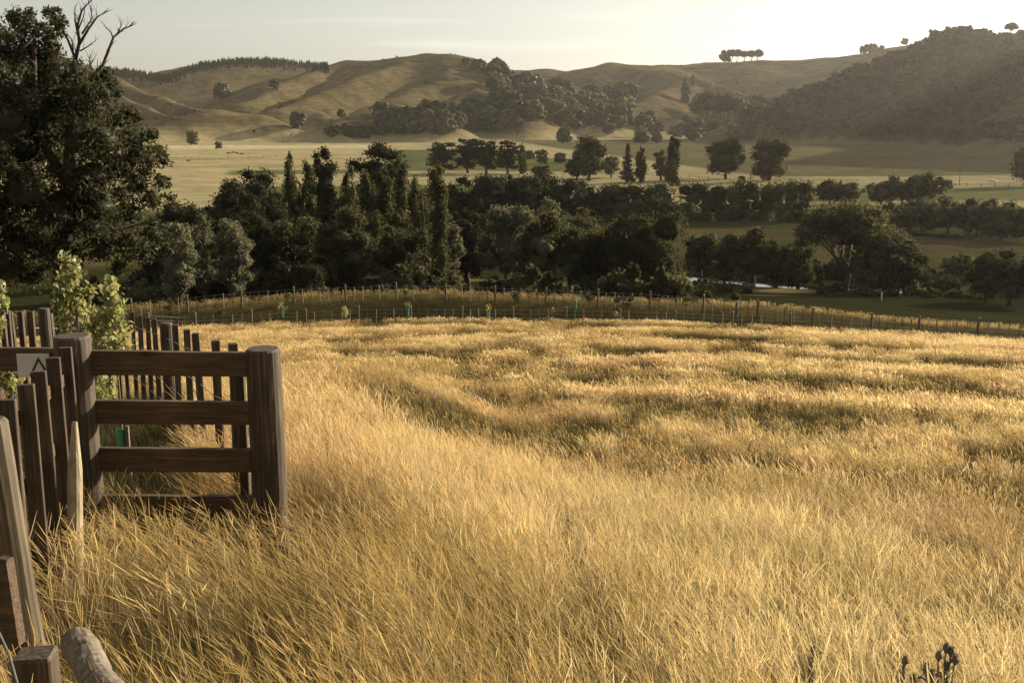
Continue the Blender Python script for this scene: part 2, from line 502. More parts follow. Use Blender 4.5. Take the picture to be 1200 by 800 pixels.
def _riverdist(x, y):
    A, B = RIV
    ab = B - A
    t = np.clip(((x - A[0]) * ab[0] + (y - A[1]) * ab[1]) / (ab @ ab), 0, 1)
    w = 4.0 * np.sin((x + y) * 0.05) + 2.0 * np.sin(x * 0.11 + 1.0)
    nx, ny = -ab[1] / math.hypot(*ab), ab[0] / math.hypot(*ab)
    dx = x - (A[0] + ab[0] * t) - nx * w; dy = y - (A[1] + ab[1] * t) - ny * w
    return np.hypot(dx, dy)


_a = at(640, 317, 181); _b = at(1330, 333, 162)
RIV = (np.array([_a.x, _a.y]), np.array([_b.x, _b.y]))
WATER_Z = CAMZ - 25.35


def H(x, y):
    x = np.atleast_1d(np.asarray(x, float)); y = np.atleast_1d(np.asarray(y, float))
    R = np.hypot(x, y); az = np.arctan2(x, y)
    front = np.where(y > 0, 1.0, 0.0)
    d = np.interp(R, _rr, DROP)
    d = np.where(y < 0, 1.65 + 0.22 * y * 0.6, d)
    # valley floor is level across, the slope falls with y rather than with R out to the sides
    z = CAMZ - d
    # shoulder on the left that carries the gate, falling to the right
    z = z + (0.42 + 0.034 * np.clip(R, 0, 15)) * sstep(1.0, -2.4, x + 0.03 * R) * sstep(40, 16, R)
    # broad swells and hummocks of the field
    fm = sstep(70, 55, R)
    z = z + fm * ((fbm(x / 11, y / 9, 3, 2) - 0.5) * 0.35 * sstep(6, 18, R) + (fbm(x / 2.6, y / 2.2, 9, 2) - 0.5) * 0.15 * sstep(3, 9, R))
    # ditch below the front fence and the bank of the lane behind it
    er = edge_r(az)
    q = R - er
    bank_on = sstep(0.40, 0.20, az) * front
    z = z + bank_on * (-0.75 * np.exp(-((q - 4.0) / 2.6) ** 2) + (0.85 + 0.5 * np.exp(-((az + 0.12) / 0.14) ** 2)) * np.exp(-((q - 11.0) / 3.0) ** 2))
    # slight roughness further out
    z = z + sstep(80, 120, R) * (fbm(x / 30, y / 30, 21, 3) - 0.5) * 1.2
    # river bed
    rd = _riverdist(x, y)
    riv = sstep(6.5, 2.0, rd)
    z = np.where(R > 100, z * (1 - riv) + (WATER_Z - 0.5) * riv, z)
    # hills
    far = R > 620
    if far.any():
        xs, ys = x[far], y[far]
        # warp for natural gullies
        wx = xs + (fbm(xs / 90, ys / 90, 31, 3) - 0.5) * 28
        wy = ys + (fbm(xs / 90, ys / 90, 47, 3) - 0.5) * 28
        hz = np.full(xs.shape, -1e3)
        for P, s, rnd in RIDGES:
            best = np.full(xs.shape, -1e3)
            for i in range(len(P) - 1):
                A, B = P[i], P[i + 1]
                abx, aby = B[0] - A[0], B[1] - A[1]
                t = np.clip(((wx - A[0]) * abx + (wy - A[1]) * aby) / (abx * abx + aby * aby), 0, 1)
                dd = np.hypot(wx - A[0] - abx * t, wy - A[1] - aby * t)
                best = np.maximum(best, A[2] + (B[2] - A[2]) * t - (np.sqrt(dd * dd * s * s + (rnd * s) ** 2) - rnd * s))
            k = 2.5
            h = np.clip(0.5 + 0.5 * (best - hz) / k, 0, 1)
            hz = hz * (1 - h) + best * h + k * h * (1 - h) * np.where(hz > -900, 1, 0)
        k = 3.5
        b0 = z[far]
        h = np.clip(0.5 + 0.5 * (hz - b0) / k, 0, 1)
        zz = b0 * (1 - h) + hz * h + k * h * (1 - h)
        zz = zz + h * (((fbm(xs / 60, ys / 60, 61, 4) - 0.5) * 6.0 - np.abs(fbm(xs / 110, ys / 110, 71, 3) - 0.5) * 14.0 + 1.5))
        z[far] = zz
    return z


def h1(x, y):
    return float(H([x], [y])[0])


_MR = np.exp(np.linspace(math.log(2.0), math.log(2700), 900))


def hit(px, py, rmin=2.0):
    """where a pixel's ray meets the land"""
    d = ray(px, py); n = math.hypot(d.x, d.y)
    rr = _MR[_MR >= rmin]
    xs, ys, zs = d.x / n * rr, d.y / n * rr, CAMZ + d.z / n * rr
    g = H(xs, ys)
    below = np.nonzero(zs < g)[0]
    if len(below) == 0:
        i = int(np.argmin(zs - g)); Rh = rr[i]
    else:
        i = below[0]
        if i == 0: Rh = rr[0]
        else:
            a0, a1 = zs[i - 1] - g[i - 1], zs[i] - g[i]
            Rh = rr[i - 1] + (rr[i] - rr[i - 1]) * a0 / (a0 - a1)
    x, y = d.x / n * Rh, d.y / n * Rh
    return Vector((x, y, h1(x, y))), Rh


# ground sheet: rings round the viewpoint, fine in front
ang = np.concatenate([np.linspace(-180, -36, 44, endpoint=False), np.linspace(-36, 36, 330, endpoint=False), np.linspace(36, 180, 44, endpoint=False)])
ang = np.radians(ang)
rad = np.concatenate([[0.3], np.exp(np.linspace(math.log(0.9), math.log(2580), 640))])
A_, Rg = np.meshgrid(ang, rad)
GX, GY = (np.sin(A_) * Rg).ravel(), (np.cos(A_) * Rg).ravel()
GZ = H(GX, GY)
na, nr = len(ang), len(rad)
ii, jj = np.meshgrid(np.arange(nr - 1), np.arange(na), indexing='ij')
j2 = (jj + 1) % na
quads = np.stack([ii * na + jj, ii * na + j2, (ii + 1) * na + j2, (ii + 1) * na + jj], -1).reshape(-1, 4)[:, ::-1]
me = mesh_arrays('ground', np.stack([GX, GY, GZ], -1), quads)

# paddock colours
GR = np.hypot(GX, GY); GA = np.arctan2(GX, GY)
turf = np.zeros((len(GX), 3))


def put(mask, c):
    global turf
    m = np.clip(mask, 0, 1)[:, None]
    turf = turf * (1 - m) + np.array(c)[None] * m


GPX = 600 + np.tan(GA) * FPX  # bearing only, used to lay out paddocks
put(np.ones(len(GX)), (0.085, 0.066, 0.028))
put(sstep(20, 45, GR), (0.15, 0.115, 0.046))
q = GR - edge_r(GA)

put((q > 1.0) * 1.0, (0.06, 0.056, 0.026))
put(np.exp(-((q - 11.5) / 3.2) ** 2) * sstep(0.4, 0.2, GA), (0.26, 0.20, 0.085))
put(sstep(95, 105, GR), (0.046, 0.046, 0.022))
put(sstep(182, 200, GR), (0.12, 0.10, 0.055))
put(sstep(255, 262, GR), (0.085, 0.085, 0.042))
put(sstep(305, 315, GR), (0.11, 0.115, 0.055))
floor = sstep(320, 330, GR)
put(floor, (0.50, 0.415, 0.265))
# green and stubble paddocks of the valley floor, laid out in metres
U = GX + 0.18 * GY; Vv = GY - 0.10 * GX


def paddock(u0, u1, v0, v1, c, e=3.0):
    m = sstep(u0 - e, u0 + e, U) * sstep(u1 + e, u1 - e, U) * sstep(v0 - e, v0 + e, Vv) * sstep(v1 + e, v1 - e, Vv)
    put(m * floor, c)


paddock(42, 135, 540, 860, (0.15, 0.155, 0.085))
paddock(-40, 40, 520, 560, (0.19, 0.18, 0.09))
paddock(-20, 60, 330, 430, (0.16, 0.17, 0.075))
paddock(60, 150, 560, 700, (0.17, 0.17, 0.085))
paddock(150, 420, 330, 400, (0.20, 0.20, 0.10))
paddock(120, 330, 400, 470, (0.46, 0.39, 0.25))
paddock(200, 900, 480, 1150, (0.20, 0.175, 0.105))
paddock(-420, -210, 900, 1050, (0.22, 0.215, 0.12))
paddock(-300, 40, 690, 700, (0.24, 0.22, 0.12))
paddock(-300, 40, 600, 607, (0.26, 0.23, 0.13))
paddock(-210, 60, 900, 1000, (0.66, 0.57, 0.41))
put(sstep(5, 20, GZ) * (GR > 700), (0.225, 0.176, 0.115))
lushy = sstep(0.5, 0.68, fbm(GX / 140, GY / 140, 77, 3)) * (GR > 700) * sstep(3, 15, GZ)
put(lushy * 0.5, (0.17, 0.15, 0.085))
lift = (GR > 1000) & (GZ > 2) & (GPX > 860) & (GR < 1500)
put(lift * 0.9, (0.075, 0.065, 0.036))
turf *= 0.80
for px, py, rx, ry in [(925, 341, 5.0, 3.0), (895, 346, 3.5, 1.6), (1082, 341, 4.5, 3.0), (950, 336, 4.0, 2.0), (545, 328, 4.0, 1.5)]:  # sunlit spots of dry grass and track, sunlight put into the turf colour
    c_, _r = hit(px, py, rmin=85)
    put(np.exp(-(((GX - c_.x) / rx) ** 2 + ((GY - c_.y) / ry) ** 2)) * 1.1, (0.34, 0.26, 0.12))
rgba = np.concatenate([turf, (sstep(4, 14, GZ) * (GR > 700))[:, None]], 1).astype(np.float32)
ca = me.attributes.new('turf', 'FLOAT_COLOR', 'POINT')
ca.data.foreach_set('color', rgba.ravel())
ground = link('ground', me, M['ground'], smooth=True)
tag(ground, 'dry golden hillside field running down to valley paddocks and hills', 'ground', kind='structure')

# river
mb = MB()
A, B = RIV
ab = B - A; L = math.hypot(*ab); nx, ny = -ab[1] / L, ab[0] / L
N = 60
V = []; F = []
for i in range(N + 1):
    c = A + ab * i / N
    for s in (-1, 1):
        V.append((c[0] + nx * 6.5 * s, c[1] + ny * 6.5 * s, WATER_Z))
for i in range(N):
    F.append((2 * i, 2 * i + 1, 2 * i + 3, 2 * i + 2))
mb.add(V, F)
wm, t = new_mat('river_water')
b = nd(t, 'BsdfPrincipled'); b.inputs['Base Color'].default_value = (0.05, 0.055, 0.04, 1)
b.inputs['Roughness'].default_value = 0.06; b.inputs['IOR'].default_value = 1.33
nz = nd(t, 'TexNoise'); nz.inputs['Scale'].default_value = 1.2; nz.inputs['Detail'].default_value = 3
g_ = nd(t, 'NewGeometry'); t.links.new(g_.outputs['Position'], nz.inputs['Vector'])
bp = nd(t, 'Bump'); bp.inputs['Strength'].default_value = 0.12; bp.inputs['Distance'].default_value = 0.1
t.links.new(nz.outputs[0], bp.inputs['Height']); t.links.new(bp.outputs[0], b.inputs['Normal'])
o = nd(t, 'OutputMaterial'); t.links.new(b.outputs[0], o.inputs[0])
riv = mb.build('river', wm)
tag(riv, 'bright strip of river water glinting between the trees', 'river', kind='structure')

# ------------------------------------------------------------------ trees
ICO = None


def ico():
    global ICO
    if ICO is None:
        bm = bmesh.new(); bmesh.ops.create_icosphere(bm, subdivisions=2, radius=1)
        bm.verts.index_update()
        ICO = (np.array([v.co[:] for v in bm.verts]), np.array([[v.index for v in f.verts] for f in bm.faces]))
        bm.free()
    return ICO


def cards(P, Nn, size, asp, g):
    n = len(P)
    r = g.normal(size=(n, 3))
    t = np.cross(Nn, r); t /= np.linalg.norm(t, axis=1, keepdims=True) + 1e-9
    b = np.cross(Nn, t); b /= np.linalg.norm(b, axis=1, keepdims=True) + 1e-9
    s = (size * g.uniform(0.6, 1.35, n))[:, None]
    V = np.stack([P - b * s, P + t * s * asp + Nn * s * 0.15, P + b * s, P - t * s * asp + Nn * s * 0.15], 1).reshape(-1, 3)
    Q = np.arange(4 * n).reshape(-1, 4)
    return V, Q


def crown_mesh(name, lobes, n, size, g, asp=0.6, core=0.62, outw=0.35, shell=(0.70, 1.16)):
    """many leaf faces spread over the outer layer of overlapping leaf masses, with denser leafage inside"""
    L = np.array(lobes, float)
    wgt = (L[:, 3] * L[:, 4] + L[:, 4] * L[:, 5] + L[:, 3] * L[:, 5]) ** 0.9
    k = g.choice(len(L), n, p=wgt / wgt.sum())
    d = g.normal(size=(n, 3)); d /= np.linalg.norm(d, axis=1, keepdims=True)
    rr = g.uniform(shell[0], shell[1], n)[:, None]
    P = L[k, :3] + d * rr * L[k, 3:6]
    nn = d / L[k, 3:6]; nn /= np.linalg.norm(nn, axis=1, keepdims=True)
    nn = nn * outw + g.normal(size=(n, 3)) * 0.55
    nn /= np.linalg.norm(nn, axis=1, keepdims=True)
    V, Q = cards(P, nn, size, asp, g)
    Vs, Fs = [V], [Q]
    base = len(V)
    if core > 0:
        IV, IF = ico()
        for l in L:
            q = IV * (core * (1 + 0.16 * g.normal(size=(len(IV), 1)))) * l[3:6] + l[:3]
            Vs.append(q)
            f4 = np.concatenate([IF, IF[:, 2:3]], 1) + base
            Fs.append(f4); base += len(q)
    V = np.concatenate(Vs)
    Qs = Fs[0]
    me = bpy.data.meshes.new(name)
    tri = np.concatenate(Fs[1:])[:, :3] if len(Fs) > 1 else np.zeros((0, 3), int)
    me.vertices.add(len(V)); me.vertices.foreach_set('co', V.astype(np.float32).ravel())
    loops = np.concatenate([Qs.ravel(), tri.ravel()]).astype(np.int32)
    me.loops.add(len(loops)); me.loops.foreach_set('vertex_index', loops)
    npoly = len(Qs) + len(tri)
    me.polygons.add(npoly)
    tot = np.concatenate([np.full(len(Qs), 4), np.full(len(tri), 3)]).astype(np.int32)
    st = np.concatenate([[0], np.cumsum(tot)[:-1]]).astype(np.int32)
    me.polygons.foreach_set('loop_start', st); me.polygons.foreach_set('loop_total', tot)
    me.update(calc_edges=True)
    return me


def lobes_for(sp, h, w, g):
    """leaf masses of a crown of height h and width w standing at the origin"""
    L = []
    if sp in ('round', 'shrub', 'willow', 'spread'):
        z0 = {'round': 0.02, 'shrub': 0.02, 'willow': 0.06, 'spread': 0.26}[sp] * h
        cz, ch = (z0 + h) / 2, (h - z0) / 2
        K = 40 if sp != 'shrub' else 16
        for i in range(K):
            d = g.normal(size=3); d /= np.linalg.norm(d)
            if sp == 'spread': d[2] = abs(d[2]) * 1.0 - 0.35
            if sp == 'round': d = np.sign(d) * np.abs(d) ** 0.8
            rad = g.uniform(0.5, 0.82)
            r = g.uniform(0.18, 0.36) * min(w / 2, ch)
            L.append((d[0] * rad * w / 2, d[1] * rad * w / 2, cz + d[2] * rad * ch, r * g.uniform(.9, 1.35), r * g.uniform(.9, 1.35), r * g.uniform(.75, 1.1)))
        L.append((0, 0, cz, w * 0.33, w * 0.33, ch * 0.68))
    elif sp == 'column':
        K = 22
        for i in range(K):
            z = h * (0.05 + 0.92 * (i + 0.5) / K)
            prof = math.sin(math.pi * min(1, (z / h) * 0.66 + 0.24)) ** 0.65
            a = g.uniform(0, 2 * math.pi)
            off = w * 0.30 * prof * g.uniform(0.3, 1.15)
            r = w * 0.25 * prof * g.uniform(0.55, 1.3)
            L.append((math.cos(a) * off, math.sin(a) * off, z, r, r, max(r * 1.9, h * 0.05)))
    elif sp == 'cone':
        K = 20
        for i in range(K):
            f = (i + 0.5) / K
            z = h * (0.05 + 0.93 * f)
            rr = w / 2 * (1 - f) ** 0.8
            a = i * 2.4
            L.append((math.cos(a) * rr * 0.45, math.sin(a) * rr * 0.45, z, rr * 0.65 + 0.05 * w, rr * 0.65 + 0.05 * w, h * 0.06))
    elif sp == 'macro':
        K = 9
        for i in range(K):
            f = (i + 0.5) / K
            z = h * (0.16 + 0.8 * f)
            prof = (0.55 + 0.45 * math.sin(math.pi * (0.15 + 0.72 * f)))
            for j in range(5):
                a = g.uniform(0, 2 * math.pi); off = w / 2 * prof * g.uniform(0.35, 0.72)
                r = w * g.uniform(0.13, 0.24) * prof
                L.append((math.cos(a) * off, math.sin(a) * off, z + g.uniform(-.04, .04) * h, r, r, h * g.uniform(0.035, 0.06)))
        L.append((0, 0, h * 0.55, w * 0.28, w * 0.28, h * 0.36))
    return L


def trunk_mb(h, w, sp, g):
    mb = MB()
    r0 = {'column': 0.022, 'cone': 0.02}.get(sp, 0.03) * h + 0.03
    top = {'spread': 0.45, 'round': 0.6, 'willow': 0.5, 'shrub': 0.4}.get(sp, 0.85) * h
    pts = [(g.normal() * r0 * 0.3 * k, g.normal() * r0 * 0.3 * k, -0.3 + (top + 0.3) * k / 5) for k in range(6)]
    pts[0] = (0, 0, -0.3)
    mb.tube(pts, [r0 * 1.35, r0 * 1.0, r0 * 0.85, r0 * 0.7, r0 * 0.5, r0 * 0.25], 8)
    if sp in ('spread', 'round', 'willow', 'shrub'):
        zf = (0.17 if sp == 'spread' else 0.15) * h
        for k in range(5):
            a = k * 1.26 + g.uniform(-.3, .3)
            e = (math.cos(a) * w * 0.30, math.sin(a) * w * 0.30, h * g.uniform(0.42, 0.7))
            m = (e[0] * 0.45, e[1] * 0.45, zf + (e[2] - zf) * 0.6)
            mb.tube([(0, 0, zf), m, e], [r0 * 0.62, r0 * 0.42, r0 * 0.12], 6)
    return mb


SPEC = {'round': 'leaf_mid', 'shrub': 'leaf_mid', 'willow': 'leaf_pale', 'spread': 'leaf_mid', 'column': 'leaf_poplar', 'cone': 'leaf_dark', 'macro': 'leaf_dark'}
_tn = [100]


def tree(px, top, w_px, R, sp, label, cat='tree', group=None, base=None, mat=None, name=None, dens=1.0, lpx=2.4):
    _tn[0] += 1
    g = np.random.default_rng(_tn[0])
    if base is not None:
        p, R = hit(px, base, rmin=75)
    else:
        d = ray(px, 300); n = math.hypot(d.x, d.y)
        p = Vector((d.x / n * R, d.y / n * R, 0)); p.z = h1(p.x, p.y)
    zt = at(px, top, R).z
    h = max(0.8, zt - p.z); w = w_px * R / FPX
    nm = name or {'round': 'broadleaf_tree', 'shrub': 'shrub', 'willow': 'willow_tree', 'spread': 'spreading_tree', 'column': 'poplar_tree', 'cone': 'cypress_tree', 'macro': 'macrocarpa_tree'}[sp]
    root = thing(nm, label, cat, p, group)
    lob = lobes_for(sp, h * 0.97, w, g)
    hp = h * FPX / R * 0.853; wp = w_px * 0.853
    n = int(min(9500, max(600, hp * wp * 1.05 * dens)))
    size = lpx * R / (FPX * 0.853) * 0.52
    me = crown_mesh('crown', lob, n, size, g)
    link('crown', me, mat and M[mat] or M[SPEC[sp]], root)
    if sp != 'shrub' or h > 2.5:
        trunk_mb(h, w, sp, g).build('trunk', M['bark'], root, smooth=True)
    return root


TREES = [
    # left mass in front of the valley
    (208, 243, 46, 92, 'willow', 'pale olive willow low beside the tall gum tree'),
    (238, 236, 46, 98, 'willow', 'pale grey green willow tree with feathery top left of another willow'),
    (272, 238, 50, 96, 'willow', 'rounded grey green willow at the edge of the dark shade'),
    (216, 214, 70, 140, 'round', 'dark round tree behind the pale willows next to the gum tree'),
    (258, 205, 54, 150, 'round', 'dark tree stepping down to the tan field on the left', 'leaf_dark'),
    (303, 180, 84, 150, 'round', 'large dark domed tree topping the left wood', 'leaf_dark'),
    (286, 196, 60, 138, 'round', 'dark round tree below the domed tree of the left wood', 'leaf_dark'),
    (345, 172, 32, 138, 'column', 'twin tipped poplar rising right of the dark dome'),
    (361, 182, 32, 134, 'column', 'lit poplar left of the first flat topped conifer'),
    (381, 166, 44, 172, 'macro', 'flat topped dark conifer standing alone beside a gap onto the tan field'),
    (438, 164, 84, 180, 'macro', 'broad flat topped dark conifer with layered boughs above the poplars'),
    (468, 178, 40, 176, 'macro', 'smaller dark conifer on the right shoulder of the broad one'),
    (412, 188, 34, 136, 'column', 'poplar at the left end of the poplar row'),
    (432, 196, 32, 132, 'column', 'second poplar from the left in the row under the broad conifer'),
    (450, 190, 34, 134, 'column', 'middle poplar of the row under the broad conifer'),
    (470, 186, 36, 136, 'column', 'fourth poplar of the row with sunlit right side'),
    (490, 200, 34, 132, 'column', 'poplar at the right end of the row left of the tallest column'),
    (513, 186, 36, 117, 'column', 'tallest slim poplar reaching down to the fence lane'),
    (528, 240, 34, 121, 'willow', 'pale leafy young tree just right of the tallest poplar'),
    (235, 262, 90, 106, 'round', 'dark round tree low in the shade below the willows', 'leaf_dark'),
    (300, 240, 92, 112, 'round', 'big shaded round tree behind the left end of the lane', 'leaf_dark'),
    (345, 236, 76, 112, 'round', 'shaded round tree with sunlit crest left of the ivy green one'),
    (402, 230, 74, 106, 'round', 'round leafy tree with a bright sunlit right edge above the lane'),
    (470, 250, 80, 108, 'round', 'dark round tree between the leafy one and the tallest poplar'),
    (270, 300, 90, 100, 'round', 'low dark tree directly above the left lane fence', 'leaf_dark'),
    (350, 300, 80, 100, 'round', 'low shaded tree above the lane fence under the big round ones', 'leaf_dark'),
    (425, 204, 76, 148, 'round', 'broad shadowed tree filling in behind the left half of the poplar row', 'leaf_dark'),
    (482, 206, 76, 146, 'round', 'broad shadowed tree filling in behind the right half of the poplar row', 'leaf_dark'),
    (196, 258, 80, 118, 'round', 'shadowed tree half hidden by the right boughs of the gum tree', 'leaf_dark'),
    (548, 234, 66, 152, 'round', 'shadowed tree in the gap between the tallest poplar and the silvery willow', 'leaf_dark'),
    (1008, 262, 60, 178, 'round', 'round tree behind the forked trunk of the great tree', None),
    (1128, 296, 46, 178, 'round', 'low round tree behind the bush at the right river glint', None),
    (950, 240, 50, 230, 'round', 'round tree behind the left shoulder of the great tree', 'leaf_dark'),
    (770, 226, 60, 240, 'round', 'round tree below the right end of the first clipped hedge', 'leaf_dark'),
    # centre
    (597, 222, 74, 136, 'willow', 'pale silvery willow in the middle of the wood'),
    (641, 214, 42, 150, 'willow', 'small rounded pale tree behind the silvery willow'),
    (690, 228, 52, 136, 'round', 'round tree peeping over the big twin trees'),
    (645, 240, 100, 109, 'round', 'left one of the two big dark trees above the fence lane'),
    (755, 238, 112, 107, 'round', 'right one of the two big dark trees with sparkling sunlit right side'),
    (698, 248, 90, 111, 'round', 'dark tree filling the gap between the two big ones'),
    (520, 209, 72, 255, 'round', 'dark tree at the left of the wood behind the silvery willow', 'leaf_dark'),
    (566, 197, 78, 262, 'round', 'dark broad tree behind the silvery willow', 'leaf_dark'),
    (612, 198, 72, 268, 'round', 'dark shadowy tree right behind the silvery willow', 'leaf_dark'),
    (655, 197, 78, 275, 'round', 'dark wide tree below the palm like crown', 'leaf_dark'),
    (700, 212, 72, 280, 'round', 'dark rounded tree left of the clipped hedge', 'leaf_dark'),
    # right, by the river
    (822, 267, 44, 172, 'round', 'small dark riverside tree nearest the sparkling tree'),
    (850, 265, 59, 170, 'round', 'dark riverside tree with a pale rim second from the sparkling tree'),
    (884, 264, 57, 168, 'round', 'rounded dark riverside tree third from the sparkling tree'),
    (912, 274, 52, 166, 'round', 'low riverside tree left of the great spreading tree'),
    (936, 276, 40, 164, 'round', 'dark riverside bush under the great tree left bough'),
    (992, 218, 128, 163, 'spread', 'great spreading tree with forked trunk on the river bank'),
    (1040, 256, 80, 160, 'round', 'rounded tree joined to the right of the great spreading tree'),
    (1062, 289, 57, 156, 'round', 'small leafy tree right of the river glint'),
    (1188, 288, 84, 142, 'round', 'dark bulky tree at the right edge above the shaded paddock', 'leaf_dark'),
    (1160, 306, 40, 146, 'round', 'low dark bush left of the bulky tree at right', 'leaf_dark'),
    (1058, 230, 61, 262, 'round', 'tree at the left end of the tall shelterbelt on the right'),
    (1078, 226, 56, 268, 'willow', 'pale tree in the tall shelterbelt on the right'),
    (1108, 230, 70, 262, 'round', 'third tree of the tall shelterbelt on the right'),
    (1142, 231, 67, 258, 'round', 'fourth tree of the tall shelterbelt on the right'),
    (1172, 232, 67, 254, 'round', 'fifth tree of the tall shelterbelt on the right'),
    (1203, 234, 70, 250, 'round', 'last tree of the tall shelterbelt at the picture edge'),
    (1082, 199, 55, 345, 'round', 'tall round tree at the right end of the paddock clump'),
    (1052, 204, 52, 345, 'round', 'middle round tree of the paddock clump', None),
    (1028, 209, 42, 345, 'round', 'left round tree of the paddock clump', None),
    (968, 206, 40, 345, 'round', 'dark round tree left above the great spreading tree', 'leaf_dark'),
    (988, 212, 45, 345, 'round', 'second dark round tree above the great spreading tree', 'leaf_dark'),
    (1200, 168, 48, 470, 'round', 'shadowy tree at the right edge below the bush hill', 'leaf_dark'),
]
for r in TREES:
    tree(r[0], r[1], r[2], r[3], r[4], r[5], mat=r[6] if len(r) > 6 else None)

# paddock trees whose feet show
for px, top, w, base, sp, lab, mt in [
    (520, 165, 42, 203, 'macro', 'left dark conifer in the row beyond the poplars', None),
    (548, 160, 39, 203, 'macro', 'tallest ragged dark conifer in the row beyond the poplars', None),
    (570, 162, 36, 204, 'macro', 'third dark conifer in the row beyond the poplars', None),
    (595, 164, 36, 204, 'macro', 'fourth dark conifer in the row beyond the poplars', None),
    (612, 170, 12, 204, 'column', 'thin poplar at the right end of the conifer row', None),
    (634, 194, 26, 209, 'macro', 'low palm like dark tree on the tan paddock', None),
    (690, 150, 40, 212, 'round', 'tall paddock tree with pale top in the middle of the valley', None),
    (676, 182, 30, 210, 'round', 'dark low tree at the foot of the tall paddock tree', 'leaf_dark'),
    (716, 180, 24, 208, 'willow', 'thin pale tree right of the tall paddock tree', None),
    (735, 166, 18, 214, 'cone', 'pointed dark cypress left one of the pair', None),
    (751, 170, 16, 214, 'column', 'narrow dark cypress right one of the pair', 'leaf_dark'),
    (787, 158, 22, 218, 'column', 'dark columnar tree with a rounded tip standing alone in the field', 'leaf_dark'),
    (774, 172, 18, 212, 'round', 'small leafy tree left of the columnar tree', None),
    (850, 158, 48, 210, 'round', 'left one of two round paddock trees before the bush hill', 'leaf_dark'),
    (901, 158, 46, 212, 'round', 'right one of two round paddock trees before the bush hill', None),
    (869, 206, 8, 214, 'shrub', 'tiny bush between the two round paddock trees', None),
    (930, 213, 26, 219, 'shrub', 'low dark bush lying across the pale green paddock', 'leaf_dark'),
    (1102, 320, 60, 342, 'shrub', 'low rounded bush in front of the right river glint', 'leaf_dark'),
    (862, 343, 16, 352, 'shrub', 'little bush right of the sparkling tree by the lane', None),
    (825, 336, 22, 356, 'shrub', 'little leafy bush at the foot of the sparkling tree', None),
    (958, 318, 16, 334, 'shrub', 'small bush left of the great tree trunk', None),
]:
    tree(px, top, w, 300, sp, lab, base=base, mat=mt)


# clipped hedges
def hedge(px0, px1, top, R, label, depth=5.0):
    _tn[0] += 1
    g = np.random.default_rng(_tn[0])
    pc = (px0 + px1) / 2
    a, b = at(px0, 250, R), at(px1, 250, R)
    c = (a + b) / 2; c.z = h1(c.x, c.y)
    Lh = (b - a).length; h = at(pc, top, R).z - c.z
    root = thing('hedge', label, 'hedge', c, None, math.atan2(b.y - a.y, b.x - a.x))
    lob = []
    nseg = max(4, int(Lh / 3.0))
    for i in range(nseg):
        x = -Lh / 2 + Lh * (i + 0.5) / nseg
        hh = h * g.uniform(0.84, 1.0)
        for zc in (0.12, 0.38, 0.62, 0.82):
            lob.append((x + g.normal() * 0.5, g.normal() * 0.5, hh * zc, Lh / nseg * 0.85, depth * g.uniform(.4, .55), hh * 0.22))
    n = int(min(7000, (px1 - px0) * 0.853 * h * FPX / R * 0.853 * 0.75))
    link('crown', crown_mesh('crown', lob, n, 2.3 * R / (FPX * 0.853) * 0.62, g), M['leaf_mid'], root)
    mb = MB(); mb.tube([(0, 0, -0.2), (.1, 0, h * 0.5)], [0.16, 0.08], 6)
    sm = mb.mesh('stem'); sm.materials.append(M['bark'])
    for i in range(nseg):
        link('stem', sm, None, root, (-Lh / 2 + Lh * (i + 0.5) / nseg, 0, 0))


hedge(706, 790, 212, 276, 'clipped dark hedge left of the open paddock in the valley')
hedge(798, 868, 213, 280, 'tall clipped hedge below the left round paddock tree')
hedge(862, 950, 211, 282, 'long clipped hedge below the right round paddock tree')
hedge(1070, 1130, 274, 255, 'low ragged hedge at the foot of the right shelterbelt', 2.5)


# ---- far trees: a few kinds, copied
def far_proto(sp, h, w, seed, n, mat):
    g = np.random.default_rng(seed)
    lob = lobes_for(sp, h, w, g)
    me = crown_mesh('far_tree', lob, n, 0.055, g, core=0.8)
    if sp in ('spread', 'column'):
        bm = bmesh.new(); bm.from_mesh(me)
        for k in range(3 if sp == 'spread' else 1):
            a = k * 2.1
            r1 = [bm.verts.new((math.cos(q) * 0.022, math.sin(q) * 0.022, -0.08)) for q in np.arange(6) * 1.047]
            r2 = [bm.verts.new((math.cos(q) * 0.012 + math.cos(a) * 0.16, math.sin(q) * 0.012 + math.sin(a) * 0.16, 0.55)) for q in np.arange(6) * 1.047]
            for i in range(6): bm.faces.new((r1[i], r1[(i + 1) % 6], r2[(i + 1) % 6], r2[i]))
        bm.to_mesh(me); bm.free()
    me.materials.append(M[mat])
    return me


FAR = {
    'round': [far_proto('round', 1.0, 0.95, 900 + i, 420, 'leaf_far') for i in range(4)],
    'pale': [far_proto('willow', 1.0, 0.85, 920 + i, 420, 'leaf_pale') for i in range(2)],
    'tall': [far_proto('column', 1.0, 0.38, 930 + i, 300, 'leaf_far') for i in range(2)],
    'spread': [far_proto('spread', 1.0, 0.9, 940 + i, 420, 'leaf_far') for i in range(2)],
}
FN = {'round': 'distant_tree', 'pale': 'distant_tree', 'tall': 'distant_poplar', 'spread': 'distant_tree'}


LOOK = {'round': 'dark rounded', 'pale': 'pale grey green', 'tall': 'slim upright', 'spread': 'flat crowned'}


def far_tree(px, base, hpx, sp, label, group, wf=1.0, rmin=600, zone=None):
    if zone:
        label = '%s %s %s' % (LOOK[sp], label, zone)
    p, R = hit(px, base, rmin=rmin)
    s = hpx * R / FPX
    o = link(FN[sp], random.choice(FAR[sp]), None, None, p)
    o.scale = (s * wf, s * wf, s)
    o.rotation_euler = (0, 0, random.uniform(0, 6.28))
    o.location.z -= s * 0.03
    tag(o, label, 'tree', group)
    return o


